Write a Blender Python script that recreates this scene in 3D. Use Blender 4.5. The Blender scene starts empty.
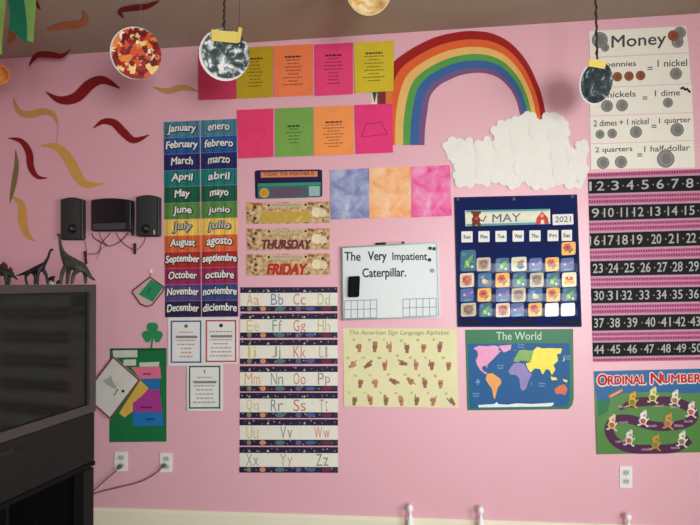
import bpy, math, random
from mathutils import Vector, Matrix
random.seed(7)
SC = bpy.context.scene
COL = SC.collection

# ------------------------------------------------------------------ camera
F, D, HC = 565.0, 3.0815, 1.3549
YAW, PITCH, ROLL = -0.11466, 0.03920, -0.01453
CEIL = 2.74
cy, sy, cp, sp = math.cos(YAW), math.sin(YAW), math.cos(PITCH), math.sin(PITCH)
fw = Vector((sy*cp, cy*cp, sp)); r0 = Vector((cy, -sy, 0)); u0 = r0.cross(fw)
rt = math.cos(ROLL)*r0 + math.sin(ROLL)*u0
up = -math.sin(ROLL)*r0 + math.cos(ROLL)*u0
EYE = Vector((0, -D, HC))
cam = bpy.data.objects.new('camera', bpy.data.cameras.new('camera'))
COL.objects.link(cam)
m = Matrix((rt, up, -fw)).transposed().to_4x4(); m.translation = EYE
cam.matrix_world = m
cam.data.sensor_width = 36; cam.data.sensor_fit = 'HORIZONTAL'; cam.data.lens = F/700*36
cam.data.clip_start = 0.02
SC.camera = cam
SC.view_settings.view_transform = 'Standard'; SC.view_settings.look = 'None'
SC.view_settings.gamma = 1; SC.view_settings.use_curve_mapping = False
SC.view_settings.exposure = 0.0

def ray(px, py): return fw + rt*((px-350)/F) - up*((py-262.5)/F)
def W(px, py, off=0.0):                       # point of the wall plane (or of a plane off metres in front of it)
    d = ray(px, py); return EYE + d*((D-off)/d.y)
def CL(px, py, h=0.0):                        # point of the ceiling plane
    d = ray(px, py); return EYE + d*((CEIL-h-HC)/d.z)

# ------------------------------------------------------------------ materials
def lin(c):
    def f(v):
        v /= 255.0
        return v/12.92 if v <= .04045 else ((v+.055)/1.055)**2.4
    return (f(c[0]), f(c[1]), f(c[2]), 1)
_mc = {}
def M(rgb, rough=.75, var=.06, scale=40, spec=.3, bump=0, bscale=200, metal=0, name=None, coat=0):
    key = (tuple(rgb), rough, var, scale, spec, bump, metal, coat)
    if key in _mc: return _mc[key]
    mt = bpy.data.materials.new(name or 'paint_%d_%d_%d' % tuple(rgb)); mt.use_nodes = True
    nt = mt.node_tree; b = nt.nodes['Principled BSDF']
    b.inputs['Roughness'].default_value = rough; b.inputs['Metallic'].default_value = metal
    b.inputs['Specular IOR Level'].default_value = spec
    b.inputs['Coat Weight'].default_value = coat; b.inputs['Coat Roughness'].default_value = .12
    c = lin(rgb)
    tc = nt.nodes.new('ShaderNodeTexCoord'); n = nt.nodes.new('ShaderNodeTexNoise')
    n.inputs['Scale'].default_value = scale; n.inputs['Detail'].default_value = 3
    nt.links.new(tc.outputs['Object'], n.inputs['Vector'])
    r = nt.nodes.new('ShaderNodeValToRGB')
    r.color_ramp.elements[0].position = .3; r.color_ramp.elements[1].position = .7
    r.color_ramp.elements[0].color = (*[x*(1-var) for x in c[:3]], 1)
    r.color_ramp.elements[1].color = (*[min(1, x*(1+var)) for x in c[:3]], 1)
    nt.links.new(n.outputs['Fac'], r.inputs['Fac']); nt.links.new(r.outputs['Color'], b.inputs['Base Color'])
    if bump:
        n2 = nt.nodes.new('ShaderNodeTexNoise'); n2.inputs['Scale'].default_value = bscale
        bp = nt.nodes.new('ShaderNodeBump'); bp.inputs['Strength'].default_value = bump; bp.inputs['Distance'].default_value = .002
        nt.links.new(tc.outputs['Object'], n2.inputs['Vector']); nt.links.new(n2.outputs['Fac'], bp.inputs['Height'])
        nt.links.new(bp.outputs['Normal'], b.inputs['Normal'])
    _mc[key] = mt; return mt
def SPECK(name, stops, scale=30, detail=6, rough=.6, distort=.6, bump=.0, const=False, cells=False):
    mt = bpy.data.materials.new(name); mt.use_nodes = True
    nt = mt.node_tree; b = nt.nodes['Principled BSDF']; b.inputs['Roughness'].default_value = rough
    b.inputs['Specular IOR Level'].default_value = .3
    tc = nt.nodes.new('ShaderNodeTexCoord'); n = nt.nodes.new('ShaderNodeTexNoise')
    n.inputs['Scale'].default_value = scale; n.inputs['Detail'].default_value = detail; n.inputs['Distortion'].default_value = distort
    nt.links.new(tc.outputs['Object'], n.inputs['Vector'])
    fac = n.outputs['Fac']
    if cells:
        v = nt.nodes.new('ShaderNodeTexVoronoi'); v.inputs['Scale'].default_value = scale
        n.inputs['Scale'].default_value = 70; mx = nt.nodes.new('ShaderNodeVectorMath'); mx.operation = 'MULTIPLY_ADD'; mx.inputs[1].default_value = (.035,)*3
        nt.links.new(n.outputs['Color'], mx.inputs[0]); nt.links.new(tc.outputs['Object'], mx.inputs[2]); nt.links.new(mx.outputs[0], v.inputs['Vector'])
        sx = nt.nodes.new('ShaderNodeSeparateColor'); nt.links.new(v.outputs['Color'], sx.inputs[0]); fac = sx.outputs[0]
    r = nt.nodes.new('ShaderNodeValToRGB'); e = r.color_ramp.elements
    e[0].position, e[0].color = stops[0][0], lin(stops[0][1]); e[1].position, e[1].color = stops[-1][0], lin(stops[-1][1])
    for p, c in stops[1:-1]:
        x = e.new(p); x.color = lin(c)
    nt.links.new(fac, r.inputs['Fac']); nt.links.new(r.outputs['Color'], b.inputs['Base Color'])
    if const: r.color_ramp.interpolation = 'CONSTANT'
    if bump:
        bp = nt.nodes.new('ShaderNodeBump'); bp.inputs['Strength'].default_value = bump; bp.inputs['Distance'].default_value = .004
        nt.links.new(n.outputs['Fac'], bp.inputs['Height']); nt.links.new(bp.outputs['Normal'], b.inputs['Normal'])
    return mt
def CLEAR(name, gloss=.06, rough=.1):
    mt = bpy.data.materials.new(name); mt.use_nodes = True; nt = mt.node_tree
    for n in list(nt.nodes):
        if n.type == 'BSDF_PRINCIPLED': nt.nodes.remove(n)
    out = [n for n in nt.nodes if n.type == 'OUTPUT_MATERIAL'][0]
    t = nt.nodes.new('ShaderNodeBsdfTransparent'); g = nt.nodes.new('ShaderNodeBsdfGlossy'); g.inputs['Roughness'].default_value = rough
    x = nt.nodes.new('ShaderNodeMixShader'); x.inputs[0].default_value = gloss
    nt.links.new(t.outputs[0], x.inputs[1]); nt.links.new(g.outputs[0], x.inputs[2]); nt.links.new(x.outputs[0], out.inputs[0])
    return mt

# ------------------------------------------------------------------ mesh helpers
class MB:
    def __init__(s): s.v = []; s.f = []; s.mi = []; s.mats = []
    def slot(s, mt):
        if mt not in s.mats: s.mats.append(mt)
        return s.mats.index(mt)
    def add(s, verts, faces, mt):
        k = len(s.v); i = s.slot(mt)
        s.v += [Vector(p) for p in verts]
        for f in faces: s.f.append([k+j for j in f]); s.mi.append(i)
    def box(s, lo, hi, mt, X=None):
        a, b = lo, hi
        vs = [Vector((x, y, z)) for z in (a[2], b[2]) for y in (a[1], b[1]) for x in (a[0], b[0])]
        if X: vs = [X @ p for p in vs]
        s.add(vs, [(0,2,3,1),(4,5,7,6),(0,1,5,4),(2,6,7,3),(0,4,6,2),(1,3,7,5)], mt)
    def tube(s, pts, r, mt, n=8, close=True):
        pts = [Vector(p) for p in pts]; rs = r if isinstance(r, (list, tuple)) else [r]*len(pts)
        vs = []; ref = None
        for i, p in enumerate(pts):
            t = (pts[min(i+1, len(pts)-1)]-pts[max(i-1, 0)]).normalized()
            if ref is None: ref = Vector((0,0,1)) if abs(t.z) < .9 else Vector((1,0,0))
            a = t.cross(ref); a = a.normalized() if a.length > 1e-6 else Vector((1,0,0)); b = a.cross(t); ref = b
            for k in range(n):
                w = 2*math.pi*k/n; vs.append(p + (a*math.cos(w)+b*math.sin(w))*rs[i])
        fs = []
        for i in range(len(pts)-1):
            for k in range(n): fs.append((i*n+k, i*n+(k+1)%n, (i+1)*n+(k+1)%n, (i+1)*n+k))
        if close: fs += [tuple(range(n))[::-1], tuple((len(pts)-1)*n+k for k in range(n))]
        s.add(vs, fs, mt)
    def prism(s, front, back, mt, mside=None):
        n = len(front); k = len(s.v)
        s.add(list(front)+list(back), [tuple(range(n)), tuple(range(2*n-1, n-1, -1))], mt)
        i = s.slot(mside or mt)
        for j in range(n): s.f.append([k+j, k+n+j, k+n+(j+1)%n, k+(j+1)%n]); s.mi.append(i)
    def build(s, name, parent=None, origin=None, smooth=False, bevel=0):
        o_ = Vector(origin) if origin is not None else (parent.matrix_world.translation.copy() if parent else Vector((0,0,0)))
        if parent is not None and origin is None: o_ = Vector(parent.get('_o', (0,0,0)))
        me = bpy.data.meshes.new(name)
        me.from_pydata([tuple(p-o_) for p in s.v], [], s.f)
        for mt in s.mats: me.materials.append(mt)
        me.polygons.foreach_set('material_index', s.mi)
        if smooth: me.polygons.foreach_set('use_smooth', [True]*len(me.polygons))
        me.update()
        ob = bpy.data.objects.new(name, me); COL.objects.link(ob)
        if parent is not None: ob.parent = parent
        else: ob.location = o_
        ob['_o'] = tuple(o_)
        if bevel:
            b = ob.modifiers.new('bevel', 'BEVEL'); b.width = bevel; b.segments = 3; b.limit_method = 'ANGLE'; b.angle_limit = .6
        return ob
def tag(o, label, cat, group=None, kind=None):
    o['label'] = label; o['category'] = cat
    if group: o['group'] = group
    if kind: o['kind'] = kind
    return o
def empty(name, loc, label, cat, group=None):
    o = bpy.data.objects.new(name, None); COL.objects.link(o); o.location = loc; o.empty_display_size = .05
    o['_o'] = tuple(loc); return tag(o, label, cat, group)
def struct(o): o['kind'] = 'structure'; return o
def catmull(pts, n=8):
    out = []; P = [Vector(p) for p in pts]
    for i in range(len(P)-1):
        a, b, c, d = P[max(i-1,0)], P[i], P[i+1], P[min(i+2, len(P)-1)]
        for k in range(n):
            t = k/n
            out.append(.5*((2*b)+(c-a)*t+(2*a-5*b+4*c-d)*t*t+(3*b-a-3*c+d)*t**3))
    out.append(P[-1]); return out
def resample(pts, n):
    L = [0]
    for i in range(1, len(pts)): L.append(L[-1]+(pts[i]-pts[i-1]).length)
    out = []; j = 0
    for k in range(n):
        t = L[-1]*k/(n-1)
        while j < len(L)-2 and L[j+1] < t: j += 1
        w = (t-L[j])/max(1e-9, L[j+1]-L[j]); out.append(pts[j].lerp(pts[j+1], w))
    return out

# text -> flat triangles, cached per string
_tc = {}
def glyphs(s, bold=0., shear=0., res=3):
    key = (s, bold, shear)
    if key not in _tc:
        cu = bpy.data.curves.new('t', 'FONT'); cu.body = s; cu.size = 1; cu.offset = bold; cu.shear = shear; cu.resolution_u = res
        cu.align_x = 'CENTER'
        ob = bpy.data.objects.new('t', cu); COL.objects.link(ob)
        dg = bpy.context.evaluated_depsgraph_get(); ev = ob.evaluated_get(dg); me = ev.to_mesh()
        vs = [(v.co.x, v.co.y) for v in me.vertices]; fs = [tuple(p.vertices) for p in me.polygons]
        ev.to_mesh_clear(); bpy.data.objects.remove(ob); bpy.data.curves.remove(cu)
        _tc[key] = (vs, fs)
    return _tc[key]

class Sheet:                     # a flat paper on the wall; q = four picture-plane corners TL TR BR BL
    def __init__(s, q, off=.001, th=.0008, drop=.002):
        s.q = [Vector((a, b)) for a, b in q]; s.off0 = off; s.th = th; s.drop = drop
        s.y0 = min(p.y for p in s.q); s.y1 = max(p.y for p in s.q)
    def back(s, x, y): return s.off0 + s.drop*max(0, min(1, (y-s.y0)/(s.y1-s.y0)))
    def P(s, x, y, h=0.): return W(x, y, s.back(x, y)+s.th+h)
    def uv(s, u, v):
        a, b, c, d = s.q; return a.lerp(b, u).lerp(d.lerp(c, u), v)
    def PU(s, u, v, h=0.):
        p = s.uv(u, v); return s.P(p.x, p.y, h)
    def build(s, name, mt, parent=None, round_=0, outline=None, side=None):
        if outline is None:
            if round_:
                outline = []
                for (cu, cv, a0) in ((round_, round_, 180), (1-round_, round_, 270), (1-round_, 1-round_, 0), (round_, 1-round_, 90)):
                    for k in range(5):
                        w = math.radians(a0+22.5*k); outline.append(s.uv(cu+round_*math.cos(w), cv+round_*math.sin(w)))
            else: outline = s.q
        fr = [s.P(p[0], p[1]) for p in outline]
        bk = [W(p[0], p[1], s.back(p[0], p[1])+s.th) for p in outline]
        bk = [Vector((p.x, -s.back(o[0], o[1]), p.z)) for p, o in zip(bk, outline)]
        mb = MB(); mb.prism(fr, bk, mt, side)
        c = sum(fr, Vector())/len(fr)
        return mb.build(name, parent, origin=None if parent else c)
    # ---- printing
    def poly(s, mb, pts, mt, h=.0004):
        mb.add([s.P(p[0], p[1], h) for p in pts], [tuple(range(len(pts)))], mt)
    def polyuv(s, mb, pts, mt, h=.0004):
        mb.add([s.PU(p[0], p[1], h) for p in pts], [tuple(range(len(pts)))], mt)
    def rect(s, mb, u0, v0, u1, v1, mt, h=.0004):
        s.polyuv(mb, [(u0,v0),(u1,v0),(u1,v1),(u0,v1)], mt, h)
    def disc(s, mb, x, y, r, mt, h=.0004, n=18, ry=None):
        s.poly(mb, [(x+r*math.cos(2*math.pi*k/n), y+(ry or r)*math.sin(2*math.pi*k/n)) for k in range(n)], mt, h)
    def line(s, mb, pts, w, mt, h=.0004):
        for a, b in zip(pts[:-1], pts[1:]):
            a = Vector(a[:2]); b = Vector(b[:2]); d = (b-a).normalized(); n = Vector((-d.y, d.x))*w/2; d = d*w*.3
            s.poly(mb, [a-d+n, b+d+n, b+d-n, a-d-n], mt, h)
    def text(s, mb, t, x0, y0, x1, y1, mt, slope=0., bold=0., shear=0., h=.0006, arch=0.):
        vs, fs = glyphs(t, min(bold, 0), shear)
        ax = min(v[0] for v in vs); bx = max(v[0] for v in vs); ay = min(v[1] for v in vs); by = max(v[1] for v in vs)
        out = []
        for x, y in vs:
            u = (x-ax)/(bx-ax); px = x0+(x1-x0)*u
            py = y1-(y1-y0)*(y-ay)/(by-ay)+slope*(px-x0)-arch*(1-(2*u-1)**2)
            out.append(s.P(px, py, h))
        mb.add(out, fs, mt)
        if bold > 0:
            b = bold*(y1-y0)*1.1; A_ = out[0]
            for k in range(6):
                w = k*math.pi/3; q0 = s.P(x0, y0, h); q1 = s.P(x0+b*math.cos(w), y0+b*math.sin(w), h); dv = q1-q0; dv.y = -.00002*(k+1)
                mb.add([p+dv for p in out], fs, mt)
    def greek(s, mb, x0, y0, x1, y1, n, mt, slope=-.04, head=None, center=True, lh=.42):
        for i in range(n):
            y = y0+(y1-y0)*i/max(1, n-1); full = x1-x0
            w = full*(.45+.55*random.random()) if center else full*(.7+.3*random.random())
            if head and i == 0: w = full*.75
            xa = x0+(full-w)/2 if center else x0
            x = xa; hh = (y1-y0)/max(1, n-1)*lh*(1.25 if head and i == 0 else .8)
            while x < xa+w:
                ww = min(random.uniform(1.6, 4.5), xa+w-x)
                if ww > .5:
                    yy = y+slope*(x-x0)
                    s.poly(mb, [(x,yy),(x+ww,yy+slope*ww),(x+ww,yy+hh+slope*ww),(x,yy+hh)], (head if head and i == 0 else mt))
                x += ww+.7
def Q(x0, y0, x1, y1, sl=-.04): return [(x0,y0),(x1,y0+sl*(x1-x0)),(x1,y1+sl*(x1-x0)),(x0,y1)]

# ------------------------------------------------------------------ room
XL, XR, YF = -2.95, 2.35, -5.0
pinkwall = M((233,178,188), rough=.36, var=.02, scale=1.6, spec=.5, bump=.12, bscale=240, name='pink_wall_paint')
ceilm = M((172,160,142), rough=.9, var=.03, scale=3, spec=.1, bump=.35, bscale=180, name='ceiling_paint')
cream = M((240,232,205), rough=.45, var=.02, scale=5, name='cream_trim_paint')
floorm = M((128,100,76), rough=.5, var=.15, scale=6, name='floor_boards')
mb = MB(); mb.box((XL-.1,0,-.1),(XR+.1,.1,CEIL+.1), pinkwall); struct(mb.build('wall_back'))
mb = MB(); mb.box((XL-.1,YF,0),(XL,0,CEIL), pinkwall); struct(mb.build('wall_left'))
mb = MB(); mb.box((XL-.1,YF-.1,CEIL),(XR+.1,0,CEIL+.1), ceilm); struct(mb.build('ceiling'))
mb = MB(); mb.box((XL-.1,YF-.1,-.1),(XR+.1,0,0), floorm); struct(mb.build('floor'))
plain = M((226,218,204), rough=.8, var=.02, scale=3, name='cream_wall_paint')
def wall_with_holes(name, axis, pos, th, a0, a1, holes):
    mb = MB()
    def bx(s0, s1, q0, q1):
        if axis == 'x': mb.box((pos,s0,q0),(pos+th,s1,q1), plain)
        else: mb.box((s0,pos,q0),(s1,pos+th,q1), plain)
    p = a0
    for h0, h1, z0, z1 in holes:
        bx(p,h0,0,CEIL); bx(h0,h1,0,z0); bx(h0,h1,z1,CEIL); p = h1
    bx(p,a1,0,CEIL)
    struct(mb.build(name))
def window(name, axis, pos, h0, h1, z0, z1):
    mb = MB(); w = .05
    def bx(s0, s1, q0, q1):
        if axis == 'x': mb.box((pos-.03,s0,q0),(pos+.03,s1,q1), cream)
        else: mb.box((s0,pos-.03,q0),(s1,pos+.03,q1), cream)
    bx(h0,h1,z0,z0+w); bx(h0,h1,z1-w,z1); bx(h0,h0+w,z0,z1); bx(h1-w,h1,z0,z1)
    c = (z0+z1)/2; bx(h0,h1,c-.02,c+.02)
    o = struct(mb.build(name))
    g = MB()
    if axis == 'x': g.box((pos-.003,h0+w,z0+w),(pos+.003,h1-w,z1-w), GLASS)
    else: g.box((h0+w,pos-.003,z0+w),(h1-w,pos+.003,z1-w), GLASS)
    g.build('pane', o)
GLASS = CLEAR('window_glass', .05, .0)
WR = (-3.3, -1.9, .75, 2.0); WF = (-.75, .45, .75, 2.0); WG = (.95, 2.15, .75, 2.0)
wall_with_holes('wall_right', 'x', XR, .1, YF, 0, [WR])
wall_with_holes('wall_front', 'y', YF-.1, .1, XL, XR, [WF, WG])
window('window_1', 'x', XR+.05, *WR)
window('window_2', 'y', YF-.05, *WF)
window('window_3', 'y', YF-.05, *WG)
mb = MB()
mb.prism([Vector((XL,y,z)) for y, z in ((0,0),(-.016,0),(-.016,.094),(-.010,.104),(-.006,.11),(0,.11))],
         [Vector((XR,y,z)) for y, z in ((0,0),(-.016,0),(-.016,.094),(-.010,.104),(-.006,.11),(0,.11))], cream)
struct(mb.build('baseboard_back'))

def area(name, loc, target, sx, sy, e, col, spread=180):
    l = bpy.data.lights.new(name, 'AREA'); l.shape = 'RECTANGLE'; l.size = sx; l.size_y = sy; l.energy = e; l.color = col
    l.spread = math.radians(spread)
    o = bpy.data.objects.new(name, l); COL.objects.link(o); o.location = loc
    o.rotation_euler = (Vector(target)-Vector(loc)).to_track_quat('-Z', 'Y').to_euler(); return o
LE = dict(A=39, B=3, C=72)
LC = (.93,.98,1)
area('daylight_side', (XR+.12, (WR[0]+WR[1])/2, 1.4), (-2.0, -.5, .85), 1.35, 1.2, LE['A'], LC, 110)
area('daylight_middle', ((WF[0]+WF[1])/2, YF-.12, 1.4), (-.2, 0, 1.25), 1.15, 1.2, LE['B'], LC, 105)
area('daylight_corner', ((WG[0]+WG[1])/2, YF-.12, 1.4), (.5, 0, 1.25), 1.15, 1.2, LE['C'], LC, 112)
wd = bpy.data.worlds.new('sky'); SC.world = wd; wd.use_nodes = True
bg = wd.node_tree.nodes['Background']
try:
    sk = wd.node_tree.nodes.new('ShaderNodeTexSky'); sk.sky_type = 'NISHITA'; sk.sun_disc = False; sk.sun_elevation = .7
    wd.node_tree.links.new(sk.outputs[0], bg.inputs[0]); bg.inputs[1].default_value = .08
except Exception:
    bg.inputs[0].default_value = (.7,.8,1,1); bg.inputs[1].default_value = .6

# ------------------------------------------------------------------ coloured paper sheets
INK = M((45,38,40), var=.1, rough=.8); GREY = M((120,118,112), rough=.7); WHITE = M((232,230,222), rough=.7, var=.02)
PAPER = dict(rough=.8, var=.05, scale=12, spec=.2)
rows = [
 ('magenta paper sheet hanging partly behind the gray paper planet', (206,62,96), [(198,50),(236,48),(236,99),(199,100)], None),
 ('mustard paper sheet beside the magenta one, with short printed verse', (190,160,35), [(237,48),(273,46),(272,97),(236.5,98.5)], 'p'),
 ('orange paper sheet in the upper row, between mustard and pink sheets', (243,130,80), [(273.5,46),(313,44),(313,95),(273.5,97)], 'p'),
 ('hot pink paper sheet in the upper row, next to the yellow sheet', (234,70,122), [(314,44.5),(353,42.5),(353,94),(315,96)], 'p'),
 ('yellow paper sheet against the rainbow, last of the upper paper row', (215,190,50), [(354,42.5),(394,40.8),(393.5,91),(355,93)], 'p'),
 ('hot pink paper sheet beside the January and February month cards', (236,66,112), [(236.7,110),(273.5,108.5),(273.5,157),(238.5,158.5)], 'h'),
 ('green paper sheet with a few short printed lines', (125,170,80), [(275,108.5),(313,107),(313,155.5),(275.5,157)], 's'),
 ('orange paper sheet in the lower row, beside the green sheet', (250,155,85), [(314,107),(353.3,105.2),(354,154),(314,156)], 'p'),
 ('pink paper sheet with a trapezoid outline, touching the rainbow', (234,62,124), [(354.2,105),(392,103.5),(393,152.5),(356,154)], 't'),
]
for lab, rgb, q, kind in rows:
    s = Sheet(q, off=.003, drop=.004)
    o = s.build('paper_sheet', M(rgb, **PAPER)); tag(o, lab, 'paper sheet', 'coloured paper sheets by the ceiling')
    if kind:
        mb = MB(); ink = M(tuple(int(c*.66) for c in rgb), rough=.8); hd = M(tuple(int(c*.36) for c in rgb), rough=.8)
        x0 = q[0][0]; x1 = q[1][0]; y0 = q[0][1]; y1 = q[3][1]; w = x1-x0; h = y1-y0
        if kind == 'p': s.greek(mb, x0+w*.22, y0+h*(.2 if y0 < 80 else .3), x1-w*.22, y1-h*(.25 if y0 < 80 else .2), 9, ink, head=hd)
        if kind == 's': s.greek(mb, x0+w*.27, y0+h*.35, x1-w*.27, y1-h*.3, 6, ink, head=hd)
        if kind == 't':
            for a, b in (((.3,.4),(.7,.37)),((.7,.37),(.86,.62)),((.86,.62),(.16,.66)),((.16,.66),(.3,.4))):
                pa, pb = s.uv(*a), s.uv(*b); s.line(mb, [pa, pb], .7, M((175,35,95)))
        if kind == 'h':
            pts = [s.uv(.5+.026*16*math.sin(t/24*6.283)**3*.62, .55-.0125*(13*math.cos(t/24*6.283)-5*math.cos(2*t/24*6.283)-2*math.cos(3*t/24*6.283)-math.cos(4*t/24*6.283))) for t in range(25)]; s.line(mb, pts, .5, M((222,48,108)))
        mb.build('printed_text' if kind in 'ps' else 'drawing', o)
s = Sheet([(371,91.5),(392,90),(392,104),(371,106)], off=.0018, drop=0, th=.0006)
o = s.build('paper_scrap', M((225,215,200), **PAPER)); tag(o, 'small paper scrap with green, brown and orange stripes peeking between yellow and pink sheets', 'paper scrap')
mb = MB(); s.poly(mb, [(372,92),(377,92),(374.5,103)], M((70,80,45))); s.rect(mb, .3,.0,.7,1, M((120,50,40))); s.rect(mb, .7,0,1,1, M((220,120,60))); mb.build('stripes', o)

marb = [
 ('blue marbled paper sheet, first of the three tie-dyed sheets', [(.3,(108,118,164)),(.43,(138,146,188)),(.57,(168,174,204)),(.72,(206,206,218))], [(330,170),(369,168.2),(370,218),(331,219.5)]),
 ('orange and peach marbled paper sheet between blue and pink ones', [(.3,(240,150,90)),(.42,(246,178,122)),(.58,(248,196,150)),(.75,(250,216,184))], [(369.3,168),(411,166.7),(411,217),(369.5,218.5)]),
 ('pink marbled paper sheet under the white paper cloud', [(.3,(226,60,120)),(.42,(236,104,160)),(.56,(240,138,182)),(.75,(246,186,208))], [(411.3,166.7),(450,165),(452,216),(411.5,217.5)]),
]
for lab, st, q in marb:
    s = Sheet(q, off=.002, drop=.003); o = s.build('marbled_sheet', SPECK('marbled_paper', st, 13, 6, .75, .5, .3))
    tag(o, lab, 'paper sheet', 'marbled paper sheets'); mb = MB()
    for k in range(9):
        p = s.uv(random.uniform(.1,.9), random.uniform(.1,.9)); s.disc(mb, p.x, p.y, .45, M(tuple(int(c*.7) for c in st[1][1])), n=8)
    mb.build('ink_spots', o)

# ------------------------------------------------------------------ rainbow
outer = [(377,145),(377,120),(379.5,95),(386,74),(394,61.5),(405,53),(419,44.6),(437,36.6),(458,32),(474,31),(492.6,33.5),(511,43.4),(527,61.7),(538,84.6),(543.5,102),(546.5,122)]
inner = [(424.5,145),(425,130),(427,114),(430,97),(438.5,86),(450,79.5),(463,74.5),(481,72.8),(497,76.8),(508.6,87),(515.4,98),(519,110),(521,122)]
A = resample(catmull([(x,y,0) for x,y in outer]), 64); B = resample(catmull([(x,y,0) for x,y in inner]), 64)
fr = [0,.2,.38,.55,.70,.88,1]
bands = [('red_band',(160,35,32)),('orange_band',(228,100,50)),('yellow_band',(234,184,108)),('green_band',(90,158,75)),('blue_band',(62,102,156)),('purple_band',(124,88,132))]
rb = empty('paper_rainbow', W(461,100,.001), 'big six-band paper rainbow arching from the pink sheet to the cloud', 'rainbow')
for i, (nm, rgb) in enumerate(bands):
    pa = [a.lerp(b, fr[i]) for a, b in zip(A, B)]; pb = [a.lerp(b, fr[i+1]) for a, b in zip(A, B)]
    mb = MB(); vs = []; fs = []
    for a, b in zip(pa, pb):
        f1, f2 = W(a.x,a.y,.0016), W(b.x,b.y,.0016)
        vs += [f1, f2, Vector((f1.x,-.0006,f1.z)), Vector((f2.x,-.0006,f2.z))]
    for k in range(63):
        j = k*4; fs += [(j,j+1,j+5,j+4),(j+2,j+6,j+7,j+3),(j,j+4,j+6,j+2),(j+1,j+3,j+7,j+5)]
    fs += [(0,2,3,1),(252,253,255,254)]
    mb.add(vs, fs, M(rgb, **PAPER)); mb.build(nm, rb)

# ------------------------------------------------------------------ cloud
Z = lambda x, y: (430+x/4.118, 90+y/4.118)
cb = [(52,228),(78,208),(110,215),(150,206),(190,222),(228,200),(250,226),(275,190),(262,160),(290,132),(325,122),(352,112),(386,108),(404,93),(424,98),(440,124),(474,122),(488,98),(515,92),(548,108),(566,130),(574,170),(566,205),(590,250),(625,222),(648,214),(655,245),(640,285),(652,330),(636,372),(625,402),(585,402),(540,385),(510,392),(480,405),(440,408),(415,392),(390,372),(355,395),(335,408),(300,385),(262,376),(228,394),(190,382),(155,398),(110,392),(96,360),(104,320),(72,275)]
cm = M((236,232,222), rough=.85, var=.025, scale=14, spec=.15, bump=.25, bscale=60, name='white_tissue')
cs = Sheet([Z(52,92),Z(655,92),Z(655,408),Z(52,408)], off=.004, drop=.0, th=.001)
co = cs.build('paper_cloud', cm, outline=[Vector(Z(x,y)) for x, y in cb])
tag(co, 'white paper cloud of scalloped puffs at the foot of the rainbow', 'cloud')
def puff(cx, cy, r, off):
    mb = MB(); n = 48; ph = random.random()*6
    fr_, bk_ = [], []
    for k in range(n):
        w = 2*math.pi*k/n; rr = r*(1+.055*math.cos(9*w+ph)); p = W(cx+rr*math.cos(w), cy+rr*math.sin(w), off+.0007)
        fr_.append(p); bk_.append(Vector((p.x, p.y+.0006, p.z)))
    mb.prism(fr_, bk_, cm); mb.build('paper_puff', co)
k = 0
for (x, y) in cb:
    cxx, cyy = Z(x+(360-x)*.05, y+(255-y)*.08); puff(cxx, cyy, random.uniform(3.6,5.0), .0052+.0004*(k%6)); k += 1
for (x, y) in [(150,290),(150,345),(220,260),(220,330),(290,220),(300,290),(300,345),(360,170),(370,240),(380,320),(440,170),(450,250),(460,330),(520,190),(530,270),(540,335),(600,310),(590,350)]:
    cxx, cyy = Z(x, y); puff(cxx, cyy, random.uniform(7.0,9.0), .0052+.0005*(k%6)); k += 1

# ------------------------------------------------------------------ month cards
en = ['January','February','March','April','May','June','July','August','September','October','November','December']
es = ['enero','febrero','marzo','abril','mayo','junio','julio','agosto','septiembre','octubre','noviembre','diciembre']
mc = [(70,128,150),(34,88,150),(32,42,98),(18,122,118),(18,92,68),(88,138,66),(238,196,92),(220,100,48),(170,45,42),(150,42,84),(84,68,128),(40,34,74)]
mn = ['pale teal','blue','navy','teal','dark green','leaf green','yellow','orange','brick red','crimson','purple','dark navy']
MQ = Sheet([(163.6,122),(236.7,118.7),(238,316.6),(165,317.4)])
OUT = M((35,32,40), rough=.7)
for c, names in enumerate((en, es)):
    for r in range(12):
        u0, u1 = (0,.494) if c == 0 else (.506,1); v0, v1 = r/12+.0006, (r+1)/12-.0006
        q = [MQ.uv(u0,v0),MQ.uv(u1,v0),MQ.uv(u1,v1),MQ.uv(u0,v1)]
        s = Sheet(q, off=.001, drop=.0008); rgb = mc[r]
        if c == 1 and r == 10: rgb = (52,70,125)
        o = s.build('month_card', M(rgb, rough=.42, var=.12, scale=18, spec=.4))
        tag(o, '%s month card reading %s' % (mn[r] if not (c == 1 and r == 10) else 'slate blue', names[r]), 'month card', 'month cards, English and Spanish')
        mb = MB()
        for k in range(7):            # fine vertical stripes of the card
            u = (k+.5)/7; s.rect(mb, u-.02, 0, u+.02, 1, M(tuple(int(min(255, x*(1.13 if k%2 else .86)+2)) for x in rgb), rough=.42), h=.0002)
        mb.build('striped_background', o); mb = MB()
        x0, x1 = q[0].x, q[1].x; w = x1-x0; n = len(names[r]); tw = min(.93*w, (.14+.092*n)*w)
        hgt = q[3].y-q[0].y; xh = all(ch in 'aceimnorsuvwxzgjpqy' for ch in names[r]); ca, cbm = q[0].y+hgt*(.36 if xh else .24), q[0].y+hgt*.82
        if not any(ch in names[r] for ch in 'gjpyJ'): cbm -= 2.0
        xa = x0+(w-tw)/2; sl = (q[1].y-q[0].y)/w; sl_ = sl+.02
        wm = M((190,190,178)) if r == 6 else WHITE
        s.text(mb, names[r], xa-.5, ca+sl*(xa-x0), xa+tw+.7, cbm+.7+sl*(xa-x0), OUT, slope=sl, bold=.09, shear=.1, h=.0006, arch=1.4)
        s.text(mb, names[r], xa, ca+sl*(xa-x0), xa+tw, cbm+sl*(xa-x0), wm, slope=sl, bold=.03, shear=.1, h=.0012, arch=1.4)
        mb.build('lettering', o)

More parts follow.
